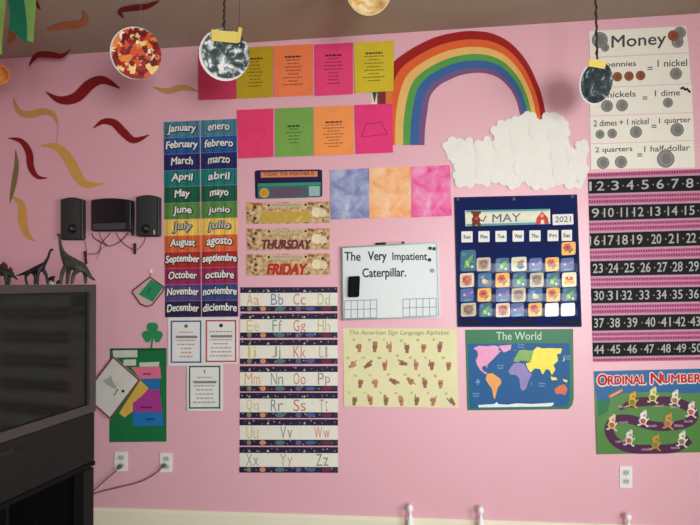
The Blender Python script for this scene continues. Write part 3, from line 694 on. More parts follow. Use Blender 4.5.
for i, (lab, q, txt, coins, eq) in enumerate(money):
    s = Sheet(q, off=.0012, drop=.0012); o = s.build('money_card', pale); tag(o, lab, 'money card', 'money equivalence cards')
    for t_, a, b, c_, d_, sl, bo in txt:
        mb = MB(); s.text(mb, t_, a, b, c_, d_, mk, slope=sl, bold=max(bo,.012)); mb.build('lettering', o)
    for x, y in eq:
        mb = MB()
        for dy in (-1,1): s.line(mb, [(x-2.2,y+dy+.1),(x+2.2,y+dy-.1)], 1.0, mk)
        mb.build('equals_sign', o)
    if i == 2: mb = MB(); s.line(mb, [(681,88.6),(683,87.6),(685,89.6),(687,89),(690,92)], 2.2, M((52,48,50))); mb.build('dark_smudge', o)
    for j, (x,y,r,k) in enumerate(coins):
        mb = MB(); s.disc(mb, x,y,r, M((104,102,98)) if not k else M((112,60,38)), n=24, h=.0003+.0002*j); s.disc(mb, x,y,r*.9, penny if k else coinm, n=24, h=.0004+.0002*j)
        s.disc(mb, x+.1*r,y,r*.5, M((120,118,113)) if not k else M((134,72,44)), n=18, h=.00045+.0002*j, ry=r*.62); mb.build('coin_picture', o)

# ------------------------------------------------------------------ number strips
ty = [172.9,199.4,226.6,254.8,282,309.3,336.7,362.2]; tr = [168.8,196.6,223.4,251.6,280.4,307.2,335,360.4]
nums = [(list(range(1,9)),[60,120,205,292,380,468,555,640],5.833),(list(range(9,16)),[90,168,258,342,440,540,640],5.833),(list(range(16,23)),[85,168,250,335,445,545,648],5.833),
        (list(range(23,30)),[75,140,207,275,345,410,478],4.2),(list(range(30,37)),[80,138,198,270,343,410,478],4.2),(list(range(37,44)),[80,147,220,295,360,422,484],4.2),(list(range(44,51)),[80,148,218,290,360,425,490],4.2)]
pinkb = M((196,100,142), rough=.6, spec=.2); dash = M((110,40,72), rough=.5); gl = M((190,140,160), rough=.5); blk = M((15,11,14), rough=.65, spec=.2); nw = M((172,172,166), rough=.6)
for i in range(7):
    xl0, xl1 = 587.8+i*.76, 587.8+(i+1)*.76; xr = 704+i*.6; k = (xr-xl0)/(698-588)
    q = [(xl0,ty[i]+.15),(xr,ty[i]+(tr[i]-ty[i])*k+.15),(xr+.6,ty[i+1]+(tr[i+1]-ty[i+1])*k-.15),(xl1,ty[i+1]-.15)]
    s = Sheet(q, off=.001, drop=.001); o = s.build('number_strip', pinkb)
    n, xs, sc = nums[i]; tag(o, 'black and pink number strip counting %d to %d' % (n[0], n[-1]), 'number strip', 'number line strips')
    mb = MB(); s.rect(mb, 0,.23,1,.79, blk, h=.0004); mb.build('black_band', o)
    mb = MB()
    for v in (.165,.79): s.rect(mb, 0,v,1,v+.07, gl, h=.0006)
    for v0, v1 in ((.045,.13),(.885,.955)):
        for d_ in range(46): s.rect(mb, d_/46+.003,v0,d_/46+.016,v1, dash, h=.0006)
    mb.build('dashed_border', o); mb = MB()
    for j, (a, x) in enumerate(zip(n, xs)):
        px = 580+x/sc; f_ = (px-q[0][0])/(q[1][0]-q[0][0]); ya = s.uv(f_,.34).y; yb = s.uv(f_,.68).y
        hw = {1:3.6,2:4.9}[len(str(a))] if a != 11 else 3.4
        if a == 1: hw = 1.2
        s.text(mb, str(a), px-hw,ya,px+hw,yb, nw, slope=-.035, bold=.012, h=.0008)
        nx = 580+xs[j+1]/sc if j+1 < len(xs) else px+15
        p = s.uv(((px+nx)/2+(0.6 if len(str(a)) == 2 else .2)-q[0][0])/(q[1][0]-q[0][0]), .52); s.disc(mb, p.x,p.y,.75, M((150,150,146)), h=.0008, n=8)
    mb.build('numerals', o)

# ------------------------------------------------------------------ ordinal numbers poster
zo = lambda x, y: (580+x/5.833, 360+y/5.833)
s = Sheet([zo(80,66),(713,368.3),(713.5,452),(597,454.4)], off=.001, drop=.006)
o = s.build('ordinal_poster', M((74,128,52), rough=.4, var=.07, scale=6, spec=.4)); tag(o, 'blue and green Ordinal Numbers poster with animals racing on a purple track', 'poster')
mb = MB(); s.poly(mb, [zo(80,66),(713,368.3),(713.2,392),zo(620,195),zo(420,185),zo(250,195),zo(180,225),zo(100,240)], M((28,96,150), rough=.4), h=.0003)
s.poly(mb, [zo(100,240),zo(180,225),zo(160,300),zo(108,330)], M((26,112,70), rough=.4), h=.0003); mb.build('sky_picture', o)
mb = MB()
trk = [(232,290),(300,252),(440,240),(560,246),(648,288),(662,340),(600,374),(480,388),(380,374),(290,346),(205,352),(168,400),(200,470),(290,515),(430,520),(560,512),(640,462)]
cl = resample(catmull([(*zo(*p),0) for p in trk], 8), 70); vs = []; fs = []
for k, p in enumerate(cl):
    t_ = (cl[min(k+1,69)]-cl[max(k-1,0)]).normalized(); n_ = Vector((-t_.y,t_.x,0))*(4.6 if k > 3 else 1+k)
    vs += [s.P(p.x+n_.x,p.y+n_.y,.0008), s.P(p.x-n_.x,p.y-n_.y,.0008)]
    if k: fs.append((2*k-2,2*k-1,2*k+1,2*k))
mb.add(vs, fs, M((78,34,68), rough=.5, spec=.2)); mb.build('race_track', o)
mb = MB()
for t_, a, b in (('O',(104,86),(158,148)),('rdinal',(164,94),(382,143)),('N',(414,78),(474,138)),('umbers',(480,86),(738,134))):
    a, b = zo(*a), zo(*b)
    s.text(mb, t_.upper(), a[0]-.3,a[1]-.2,b[0]+.3,b[1]+.6, M((240,216,206)), slope=-.02, bold=.11, h=.0006); s.text(mb, t_.upper(), a[0],a[1],b[0],b[1], M((190,40,40)), slope=-.02, bold=.045, h=.001)
mb.build('title', o)
mb = MB(); s.poly(mb, [zo(165,208),zo(245,166),zo(252,182),zo(172,225)], M((212,120,60)), h=.0008); s.poly(mb, [zo(180,208),zo(240,176),zo(242,181),zo(183,214)], M((240,190,120)), h=.0011); mb.build('finish_banner', o)
wd_ = ['first','second','third','fourth','fifth','sixth','seventh','eighth','ninth','tenth']
an = [(305,238,(222,172,70)),(425,212,(226,220,150)),(553,228,(232,222,200)),(648,296,(234,216,214)),(514,364,(206,152,80)),(368,348,(234,228,222)),(186,372,(230,204,170)),(286,462,(214,214,204)),(440,488,(196,146,60)),(594,468,(228,222,200))]
lp = [(250,272),(460,266),(552,272),(632,356),(576,383),(420,383),(254,362),(232,476),(386,520),(556,511)]
for (x, y, rgb), w_ in zip(an, wd_):
    mb = MB(); mt = M(rgb); d2 = M(tuple(int(c*.72) for c in rgb)); ac = M(random.choice([(200,90,60),(120,130,60),(170,120,90)]))
    def dd(dx,dy,r,m_,h,ry=None): r *= 1.4; ry = ry*1.2 if ry else None; p = zo(x+dx,y+dy); s.disc(mb, p[0],p[1],r/5.833,m_,h=h,ry=(ry/5.833 if ry else None),n=12)
    dd(0,5,17,mt,.0012,20); dd(2,-26,14,mt,.0014); dd(14,-44,5,mt,.0013,11); dd(4,-44,5,d2,.0013,11); dd(0,8,11,ac,.0016); dd(8,-24,6,d2,.0017)
    s.line(mb, [zo(x-8,y+18),zo(x-20,y+32),zo(x-30,y+30)], 1.5, mt, h=.0012); s.line(mb, [zo(x+6,y+18),zo(x+18,y+34),zo(x+28,y+40)], 1.5, mt, h=.0012)
    s.line(mb, [zo(x+8,y-2),zo(x+24,y+4),zo(x+32,y-6)], 1.2, mt, h=.0013); s.line(mb, [zo(x-8,y-2),zo(x-26,y+4)], 1.2, d2, h=.0013)
    mb.build('animal_picture', o)
mb = MB()
for (x, y), w_ in zip(lp, wd_):
    a, b = zo(x-26,y-8), zo(x+26,y+8); s.text(mb, w_, a[0],a[1],b[0],b[1], M((216,180,206)), h=.0018)
mb.build('place_names', o)

# ------------------------------------------------------------------ shamrock, diamond, green poster, tilted card
zs = lambda x, y: (90+x/4.375, 300+y/4.375)
s = Sheet([zs(225,88),zs(325,88),zs(325,212),zs(225,212)], off=.003, drop=.001, th=.0012)
out = []
for k in range(90):
    w = 2*math.pi*k/90 - math.pi/2
    r_ = 14+26*abs(math.cos(1.5*(w+math.pi/2)))**.55*(1-.16*abs(math.cos(1.5*(w+math.pi/2)))**14)
    out.append(Vector(zs(273+1.22*r_*math.cos(w), 146+1.28*r_*math.sin(w))) if not (1.25 < (w % (2*math.pi)) < 1.9) else None)
pts = []; done = False
for p in out:
    if p is None:
        if not done: pts += [Vector(zs(279,165)),Vector(zs(275,185)),Vector(zs(272,211)),Vector(zs(263,211)),Vector(zs(268,185)),Vector(zs(269,165))]; done = True
    else: pts.append(p)
so = s.build('paper_shamrock', M((48,138,84), **PAPER), outline=pts); tag(so, 'green paper shamrock above the green pocket poster', 'shamrock')
zd = lambda x, y: (90+x/8.75, 265+y/8.75)
s = Sheet([zd(365,105),zd(650,105),zd(650,365),zd(365,365)], off=.003, drop=.006, th=.002)
do = s.build('diamond_card', M((206,176,164), **PAPER), outline=[Vector(zd(*p)) for p in ((525,103),(652,192),(640,230),(545,352),(500,368),(440,345),(366,240),(372,222))]); tag(do, 'small green diamond card with maroon rim hung from a white tack', 'wall ornament')
mb = MB()
rim = [(525,106),(650,194),(636,232),(542,350),(498,364),(442,342),(370,240),(376,222),(525,106)]
s.line(mb, [zd(*p) for p in rim], 1.3, M((120,46,60)), h=.0006); mb.build('rim', do)
mb = MB(); s.poly(mb, [zd(535,125),zd(642,192),zd(548,322),(zd(425,258))], M((40,140,96)), h=.0010); s.line(mb, [zd(520,200),zd(512,250)], 1.0, M((28,92,62)), h=.0014); s.line(mb, [zd(535,205),zd(512,215)], .8, M((28,92,62)), h=.0014); mb.build('green_panel', do)
mb = MB(); mb.tube([W(*zd(525,108),.008), W(*zd(528,85),.006), W(*zd(535,60),.007)], .0016, M((70,90,70)), 6); mb.build('hanging_loop', do)
mb = MB(); p = W(*zd(537,55),0); mb.tube([Vector((p.x,-.0005,p.z)),Vector((p.x,-.006,p.z)),Vector((p.x,-.010,p.z)),Vector((p.x,-.012,p.z))], [.006,.006,.010,.007], WHITE, 12); to = mb.build('tack', origin=p); tag(to, 'white push tack above the green diamond card', 'tack')

zg = lambda x, y: (90+x/4.773, 340+y/4.773)
s = Sheet([zg(95,40),zg(365,38),zg(365,485),zg(92,488)], off=.001, drop=.001)
go = s.build('pocket_poster', M((30,112,64), rough=.5, var=.06, scale=10)); tag(go, 'green poster with white, pink, blue and purple bars, partly behind tilted card', 'poster')
def bar(nm, pts, rgb, txt=None, h=.0005):
    mb = MB(); s.poly(mb, [zg(*p) for p in pts], M(rgb, rough=.5), h=h)
    if txt:
        x0,y0,x1,y1 = txt; a = zg(x0,y0); b = zg(x1,y1); s.greek(mb, a[0],a[1],b[0],b[1],1,M(tuple(int(c*.55) for c in rgb)),slope=0)
        s.poly(mb, [a,(b[0],a[1]),b,(a[0],b[1])], M(tuple(int(c*.6) for c in rgb)), h=h+.0004)
    mb.build(nm, go)
bar('white_bar', [(108,50),(226,48),(226,82),(112,84)], (206,206,190)); bar('white_bar', [(160,94),(220,92),(220,122),(160,122)], (206,206,190)); bar('white_bar', [(236,108),(332,104),(328,126),(236,128)], (196,206,186))
bar('dark_band', [(98,42),(360,40),(360,50),(98,52)], (18,84,44), h=.0003)
bar('pink_bar', [(196,130),(334,126),(340,182),(240,186)], (222,112,140), (252,158,290,166)); bar('blue_bar', [(240,186),(334,182),(334,236),(240,236)], (40,110,170))
bar('purple_bar', [(200,300),(240,262),(275,236),(330,236),(345,344),(200,344)], (168,60,140), (240,318,296,326)); bar('blue_bar', [(205,346),(348,344),(352,408),(205,412)], (36,116,180), (265,374,308,382))
bar('yellow_flag', [(240,192),(280,230),(252,262),(204,302),(204,340),(166,370),(138,350)], (216,174,78), h=.0008)
s = Sheet([(113,355.7),(140.3,379.8),(110,419.7),(82.7,395.6)], off=.008, drop=.012, th=.0015)
to = s.build('tilted_card', M((212,208,198), **PAPER)); tag(to, 'white card with dark red border tilted on its corner beside the television', 'card')
mb = MB(); s.line(mb, [s.uv(*p) for p in ((.02,.02),(.98,.02),(.98,.98),(.02,.98),(.02,.02))], 1.7, M((128,62,54)), h=.0004); mb.build('border', to)
s.q = s.q
mb = MB(); s.poly(mb, [zg(60,195),zg(100,172),(zg(108,195)),zg(128,225),zg(118,235),zg(85,215)], M((168,166,160)), h=.0004)
s.line(mb, [zg(128,240),zg(120,258),zg(113,262)], .9, M((44,42,44))); s.disc(mb, *zg(158,244), 1.7, M((48,46,48)), n=6); s.disc(mb, *zg(131,238), .9, M((44,42,44)), n=6); mb.build('drawing', to)

# ------------------------------------------------------------------ squiggles
def squiggle(pts, hw, rgb, label, fn, group='paper squiggles', thread=None, name='paper_squiggle', taper=.75):
    cl = resample(catmull([(*p,0) for p in pts], 8), 30); vs = []; fs = []
    for k, p in enumerate(cl):
        t_ = (cl[min(k+1,29)]-cl[max(k-1,0)]).normalized(); n_ = Vector((-t_.y,t_.x,0))
        w = hw*max(.06, math.sin(math.pi*k/29))**taper
        for sg in (1,-1):
            a = fn(p.x+n_.x*w*sg, p.y+n_.y*w*sg, .0035); vs.append(a)
        for sg in (1,-1):
            a = vs[4*k+(0 if sg == 1 else 1)]; b = fn(p.x+n_.x*w*sg, p.y+n_.y*w*sg, .0025)
            vs.append(b)
    for k in range(29):
        j = 4*k; fs += [(j,j+1,j+5,j+4),(j+2,j+6,j+7,j+3),(j,j+4,j+6,j+2),(j+1,j+3,j+7,j+5)]
    fs += [(0,2,3,1),(116,117,119,118)]
    mb = MB(); mb.add(vs, fs, M(rgb, **PAPER)); c = sum(vs, Vector())/len(vs)
    o = mb.build(name, origin=c); tag(o, label, 'squiggle', group)
    if thread:
        mb = MB(); mb.tube([Vector(p) for p in thread], .0009, M((150,120,124)), 5); mb.build('thread', o)
    return o
RD, YL = (136,30,32), (218,164,84)
wf = lambda x, y, h: W(x, y, h)
squiggle([(46,92),(60,100),(76,97.5),(90,84.5),(103,80),(120,88.3)], 5.6, RD, 'big dark red paper squiggle between the red planet and yellow squiggles', wf)
squiggle([(93.5,128),(103,121.6),(114,123),(123.4,132.3),(134,140.3),(149,135)], 4.2, RD, 'dark red paper squiggle beside the January card, above the speakers', wf)
squiggle([(8,138),(21,141),(28.8,152),(31,167.7),(37.7,177),(47.5,178)], 3.6, RD, 'upright dark red paper squiggle beside the olive strip', wf)
squiggle([(41,146),(56,146.5),(68.6,159),(77.7,176),(87,184.5),(103.5,183.5)], 5.2, YL, 'long yellow paper squiggle just above the speakers', wf)
squiggle([(13.5,98),(18.5,111),(30,114.5),(43.4,111.5),(53.5,115),(58,126)], 3.6, (205,150,90), 'tan paper squiggle with a thread, under the big red squiggle', wf, thread=[W(58,126,.003),W(57.5,134,.003),W(56.5,142,.003)])
squiggle([(15.6,150),(16.5,165),(14.2,181),(10,203)], 2.7, (128,118,72), 'narrow olive paper strip hanging by the upright red squiggle', wf)
squiggle([(10.5,196),(21,204),(23,222),(27.4,235),(35,241)], 4.4, YL, 'yellow paper squiggle above the stegosaurus toy', wf)
squiggle([(153,87),(168,91),(183,87.5),(199,91.5)], 3.2, (198,148,92), 'tan paper squiggle between the red planet and the magenta sheet', wf)
hz = lambda x, y, h: W(x, y, .10+h)
tp = W(62,55,.1033)
squiggle([(28.6,66.5),(36.6,55.5),(49,54.6),(61.7,55.8),(70.5,49.5)], 3.3, (120,26,30), 'dark red paper squiggle hanging just below the ceiling edge', hz, thread=[tp, Vector((tp.x,tp.y,CEIL))])
cf = lambda x, y, h: CL(x, y, h)
squiggle([(47,30),(60,26.5),(71,25.5),(82,23.5),(86,17),(83,10.5)], 3.6, (186,120,70), 'orange brown paper squiggle stuck on the ceiling', cf, taper=.5)
squiggle([(123.5,18),(120,11),(134,8),(147,6.5),(159,1)], 3.0, (124,28,32), 'dark red paper squiggle stuck on the ceiling near the red planet', cf, taper=.5)
squiggle([(26,-10),(34,0),(40.5,10)], 2.4, (124,28,32), 'short dark red paper squiggle on the ceiling beside the green streamers', cf)

# ------------------------------------------------------------------ hanging paper plate planets
def plate(px, py, depth, rpx, yaw, pit, label, stops, tape=None, strings=(), scale=26, shift=(0,0), squash=1.0, rimcol=(232,228,220), detail=6, const=False, fill=.94):
    d = ray(px, py); c = EYE + d*(depth/d.dot(fw)); R = rpx*depth/F
    root = empty('paper_planet', c, label, 'hanging planet', 'hanging paper planets')
    zax = (EYE-c).normalized(); rot_ = Matrix.Rotation(yaw, 3, 'Z') @ Matrix.Rotation(pit, 3, 'X')
    zax = Matrix.Rotation(yaw, 3, 'Z') @ zax; xax = Vector((0,0,1)).cross(zax).normalized()
    zax = Matrix.Rotation(pit, 3, xax) @ zax; yax = zax.cross(xax)
    def L(x, y, z): return c + xax*x + yax*y + zax*z
    prof = [(.0,0),(.35,0),(.68,.001),(.74,.006),(.86,.012),(.97,.017),(1.0,.016)]
    n = 60
    def lathe(prof, mt, th, dx=0, dy=0, k=1.0):
        mb = MB(); vs = []; fs = []
        for side in (0,1):
            for r_, z_ in prof:
                for j in range(n):
                    w = 2*math.pi*j/n; fl = (1+.004*math.cos(30*w)) if r_ > .7 else 1; zz = z_ + (.0012*math.cos(30*w) if r_ > .7 else 0)
                    vs.append(L(R*(r_*fl*k*math.cos(w)+dx), R*(r_*fl*k*math.sin(w)+dy), zz + (-th if side else 0)))
        N = len(prof)
        for side in (0,1):
            o_ = side*N*n
            for i in range(N-1):
                for j in range(n): fs.append((o_+i*n+j, o_+i*n+(j+1)%n, o_+(i+1)*n+(j+1)%n, o_+(i+1)*n+j))
        for j in range(n): a = (N-1)*n; b = N*n+(N-1)*n; fs.append((a+j, b+j, b+(j+1)%n, a+(j+1)%n))
        mb.add(vs, fs, mt); return mb
    lathe(prof, M(rimcol, **PAPER), .0015).build('plate', root, smooth=True)
    pp = [(r_*fill, z_+.0028) for r_, z_ in prof]
    lathe(pp, SPECK('planet_paint', stops, scale, detail, .6, .5, .5, const, const), .001, *shift).build('painted_tissue', root, smooth=True)
    if tape:
        x0,y0,x1,y1 = tape; mb = MB()
        pts = [(x0,y0),(x1,y0),(x1,y1),(x0,y1)]
        mb.prism([L(R*x,R*y,.022) for x,y in pts],[L(R*x,R*y,.0195) for x,y in pts], M((232,206,110), **PAPER)); mb.build('yellow_tag', root)
    for kind, x, y in strings:
        a = L(R*x, R*y, .018); tp = Vector((a.x+.004, a.y, CEIL)); mb = MB(); N = 40
        if kind == 'thick':
            rr = [.0036+.0020*abs(math.sin(i*1.7))+(.003 if i%9 == 4 else 0) for i in range(N)]; mt = M((62,52,50), rough=.9, var=.2)
        else: rr = [.0016 if kind == 'dark' else .0005]*N; mt = M((88,72,66) if kind == 'dark' else (150,140,130))
        mb.tube([a.lerp(tp, i/(N-1))+Vector((.002*math.sin(i*1.3),.002*math.cos(i*.9),0)) for i in range(N)], rr, mt, 6); mb.build('string', root)
    return root, L, R
plate(135,53,2.54,25,.34,.1,'red and orange speckled paper planet hanging near the ceiling', [(.0,(112,24,30)),(.3,(152,34,34)),(.5,(216,84,42)),(.7,(236,132,64)),(.82,(248,206,132)),(.95,(250,240,216))], strings=(('light',0,.97),), scale=40, shift=(.03,.0), detail=2.2, const=True, fill=.975)
root, L, R = plate(224.3,55,2.54,24.6,.05,.05,'gray and white speckled paper planet in front of the magenta sheet', [(.36,(48,58,60)),(.51,(84,96,96)),(.565,(164,172,168)),(.65,(234,236,230))], tape=(-.52,.5,.50,.92), strings=(('thick',-.03,.93),('dark',.56,.98)), scale=34, shift=(.055,.05), detail=2.5)
mb = MB(); pts = [(.46,.5),(.60,.55),(.68,1.08),(.54,1.12),(.50,.92)]; mb.prism([L(R*x,R*y,.025) for x,y in pts],[L(R*x,R*y,.0225) for x,y in pts], M((226,200,104), **PAPER)); mb.build('yellow_clip', root)
plate(593.6,82.5,2.62,21,.80,.0,'dark slate paper planet in front of the Money cards', [(.36,(34,44,48)),(.54,(48,60,64)),(.63,(88,102,102)),(.74,(190,196,190))], tape=(-.72,.64,.3,1.0), strings=(('thick',-.22,.93),), scale=40, shift=(.04,0), detail=4)
plate(369,-9,2.5,22.5,.0,.0,'tan and cream paper planet at the ceiling between sheets and rainbow', [(.36,(196,140,72)),(.5,(224,178,104)),(.62,(238,208,150)),(.72,(240,226,190))], strings=(('light',0,.97),), scale=28, rimcol=(236,212,160))
plate(-1.5,74,2.9,10,.1,0,'small orange paper planet beside the green streamers', [(.36,(206,110,40)),(.5,(226,140,60)),(.65,(236,170,90)),(.75,(240,190,120))], strings=(('light',0,.97),), scale=30, rimcol=(226,150,80))

# ------------------------------------------------------------------ green streamers
def streamer(pts, depth, rgb, label):
    # picture-plane outline at its own distance; upper end meets the ceiling
    P_ = []
    for px, py in pts:
        d = ray(px, py); P_.append(EYE + d*((depth)/d.y))
    lft, rgt = P_
    return lft, rgt
def strip3(xl, xr, yb_l, yb_r, Yd, rgb, label, tilt=0):
    d1, d2 = ray(xl, yb_l), ray(xr, yb_r); a = EYE+d1*((Yd+D)/d1.y); b = EYE+d2*((Yd+D)/d2.y)
    mb = MB(); N = 14; vs = []; fs = []
    for i in range(N+1):
        t_ = i/N; ph = .018*math.sin(t_*5+xl)
        for p in (a, b):
            q_ = Vector((p.x+tilt*t_, p.y+ph, p.z+(CEIL-p.z)*t_))
            vs += [q_, q_+Vector((0,.001,0))]
    for i in range(N):
        j = 4*i; fs += [(j,j+2,j+6,j+4),(j+1,j+5,j+7,j+3),(j,j+4,j+5,j+1),(j+2,j+3,j+7,j+6)]
    fs += [(0,1,3,2),(4*N,4*N+2,4*N+3,4*N+1)]
    mb.add(vs, fs, M(rgb, rough=.7, var=.08, scale=25)); o = mb.build('paper_streamer', origin=(a+b)/2, smooth=False); tag(o, label, 'streamer', 'green paper streamers')
squiggle([(8,44),(13,37),(12,30),(17,24)], 3.2, (176,118,66), 'short tan paper squiggle on the ceiling behind the green streamers', cf)
strip3(-14,5,62,56,-1.05,(150,190,92),'light green paper streamer, longest of the three by the small orange planet', -.025)
strip3(7,24.5,27,42,-1.14,(22,112,82),'dark teal paper streamer between two light green ones', -.03)
strip3(24,36,41,44,-1.05,(140,182,96),'light green paper streamer, shorter than its light green twin', -.03)

# ------------------------------------------------------------------ speakers
blkp = M((30,30,32), rough=.38, var=.08, scale=30, spec=.5); grille = M((52,55,53), rough=.7, var=.15, scale=300, bump=.5, bscale=900)
def arch(x0, y0, x1, y1, rise, n=9, r=1.5):
    pts = [(x0+(x1-x0)*k/n, y0-rise*math.sin(math.pi*k/n)) for k in range(n+1)]
    return pts+[(x1,y1-r),(x1-r,y1),(x0+r,y1),(x0,y1-r)]
def prism_px(pts, of, ob_, mt, name, parent=None, bevel=.006, bulge=0, origin=None):
    fr_ = [W(p[0],p[1],of) for p in pts]; bk_ = [Vector((p.x,-ob_,p.z)) for p in fr_]
    mb = MB(); mb.prism(fr_, bk_, mt); return mb.build(name, parent, origin=origin, bevel=bevel)
def bowed(x0, y0, x1, y1, of, bow, rise, mt, name, parent):
    mb = MB(); nu, nv = 10, 6; vs = []; fs = []
    for j in range(nv+1):
        for i in range(nu+1):
            u, v = i/nu, j/nv; y = y0+(y1-y0)*v-rise*math.sin(math.pi*u)*(1-v)
            vs.append(W(x0+(x1-x0)*u, y, of+bow*(1-(2*u-1)**2)))
    for j in range(nv):
        for i in range(nu): a = j*(nu+1)+i; fs.append((a,a+1,a+nu+2,a+nu+1))
    k0 = len(vs); ring = [i for i in range(nu+1)]+[j*(nu+1)+nu for j in range(1,nv+1)]+[nv*(nu+1)+i for i in range(nu-1,-1,-1)]+[j*(nu+1) for j in range(nv-1,0,-1)]
    for i in ring: vs.append(Vector((vs[i].x, -(of-.01), vs[i].z)))
    for k in range(len(ring)): fs.append((ring[k], k0+k, k0+(k+1)%len(ring), ring[(k+1)%len(ring)]))
    mb.add(vs, fs, mt); return mb.build(name, parent, smooth=False)
def dome(cx, cy, r, of, mt, name, parent, h=.008):
    mb = MB(); vs = []; fs = []; n = 20
    for i in range(5):
        a = i/4*math.pi/2
        for k in range(n):
            w = 2*math.pi*k/n; rr = r*math.cos(a)+.01; vs.append(W(cx+rr*math.cos(w), cy+rr*math.sin(w), of+h*math.sin(a)))
    for i in range(4):
        for k in range(n): fs.append((i*n+k,i*n+(k+1)%n,(i+1)*n+(k+1)%n,(i+1)*n+k))
    fs.append(tuple(range(4*n,5*n))); mb.add(vs, fs, mt); return mb.build(name, parent, smooth=True)
for (x0,y0,x1,y1,lab,sx) in ((60.3,199.4,82.4,240,'black speaker mounted above the long-necked dinosaur toy',72.2),(135.9,197,158.9,236.6,'black speaker mounted next to the month cards',146)):
    root = empty('speaker', W((x0+x1)/2,y1,0), lab, 'speaker', 'pair of black wall speakers')
    prism_px(arch(x0,y0,x1,y1,2.2), .040, .0006, blkp, 'cabinet', root)
    bowed(x0+1.0,y0+.8,x1-2.2,y1-1.5,.041,.008,2.0,grille,'grille',root)
    dome(sx,228.8,5.0,.044,M((14,14,15), rough=.5),'cone_ring',root,h=.011); dome(sx,228.5,2.3,.0545,M((120,122,126), rough=.15, metal=.9),'dust_cap',root,h=.006)
    if sx > 100:
        mb = MB(); mb.prism([W(x,y,.0475) for x,y in ((153.5,230),(155,230),(155,234.3),(153.5,234.3))],[W(x,y,.041) for x,y in ((153.5,230),(155,230),(155,234.3),(153.5,234.3))], M((190,192,192), rough=.4)); mb.build('badge', root)
root = empty('speaker', W(111,231,0), 'wide black center speaker between the two narrow ones', 'speaker')
prism_px(arch(90.8,199.8,130.5,231.2,1.8), .055, .0006, blkp, 'cabinet', root)
bowed(92,200.8,126,222.5,.056,.008,1.6,M((16,16,18), rough=.35, spec=.5),'grille',root)
mb = MB(); q = [(93,223.6),(126,222.6),(125.6,229.2),(93.4,230)]; mb.prism([W(x,y,.059) for x,y in q],[W(x,y,.054) for x,y in q], M((70,70,72), rough=.4)); mb.build('control_strip', root, bevel=.001)
mb = MB(); mb.tube([W(131.5,214,.03),W(132.6,225,.03),W(133,235.5,.03)], [.010,.011,.008], M((18,18,20), rough=.4), 10); mb.build('side_clip', root)
zw = lambda x, y, o_=.004: W(50+x/5.833, 185+y/5.833, o_)
wirem = M((96,42,50), rough=.5); wdk = M((40,32,36), rough=.5)
def cable(pts, r, mt, name, label, cat='cable', group=None):
    cl = [p for p in catmull(pts, 6)]; mb = MB(); mb.tube(cl, r, mt, 6); c = sum(cl, Vector())/len(cl)
    o = mb.build(name, origin=c, smooth=True); tag(o, label, cat, group); return o
cable([zw(245,278,.02),zw(258,308,.012),zw(300,335,.006),zw(345,356,.006),(zw(400,335,.006)),zw(440,300,.01),zw(455,278,.02)], .0028, wirem, 'speaker_cable', 'thick maroon cable looping below the center speaker', group='speaker cables')
cable([zw(288,278,.02),zw(298,310,.014),zw(320,338,.012),zw(335,352,.013)], .002, wdk, 'speaker_cable', 'short dark cable dropping straight from the center speaker into the loop', group='speaker cables')
cable([zw(352,278,.02),zw(335,300,.018),zw(300,340,.016),zw(292,378,.006),zw(268,400,.005),zw(220,402,.010)], .0022, wdk, 'speaker_cable', 'dark cable from center speaker to the plug under the first speaker', group='speaker cables')
cable([zw(385,278,.02),zw(405,312,.02),zw(440,350,.005),zw(488,378,.010)], .0022, wirem, 'speaker_cable', 'maroon cable from center speaker to the plug beside the months', group='speaker cables')
cable([zw(202,324,.02),zw(208,345,.006),zw(214,388,.010)], .0018, wirem, 'speaker_cable', 'thin cable dropping from the speaker above the dinosaur', group='speaker cables')
cable([zw(556,306,.02),zw(545,340,.006),zw(520,368,.006),zw(500,380,.010)], .0018, wirem, 'speaker_cable', 'thin cable curving down from the speaker next to the months', group='speaker cables')
cable([zw(330,355,.0165),zw(300,372,.022),zw(285,405,.006),zw(272,432,.004)], .0012, M((140,90,96)), 'speaker_cable', 'thin loose cable end hanging under the loop', group='speaker cables')
for pts, lab in (([(205,386),(211,464)],'dark plug dangling below the speaker above the dinosaur'),([(495,340),(495,404)],'dark maroon plug dangling below the speaker next to the months')):
    a, b = zw(*pts[0],.010), zw(*pts[1],.010); mb = MB()
    mb.tube([a, a.lerp(b,.08), a.lerp(b,.42), a.lerp(b,.48), a.lerp(b,.62), a.lerp(b,.9), b], [.006,.0085,.0085,.0055,.0075,.0075,.004], M((58,20,30), rough=.4), 10)
    o = mb.build('cable_plug', origin=(a+b)/2, smooth=False); tag(o, lab, 'plug', 'cable plugs')

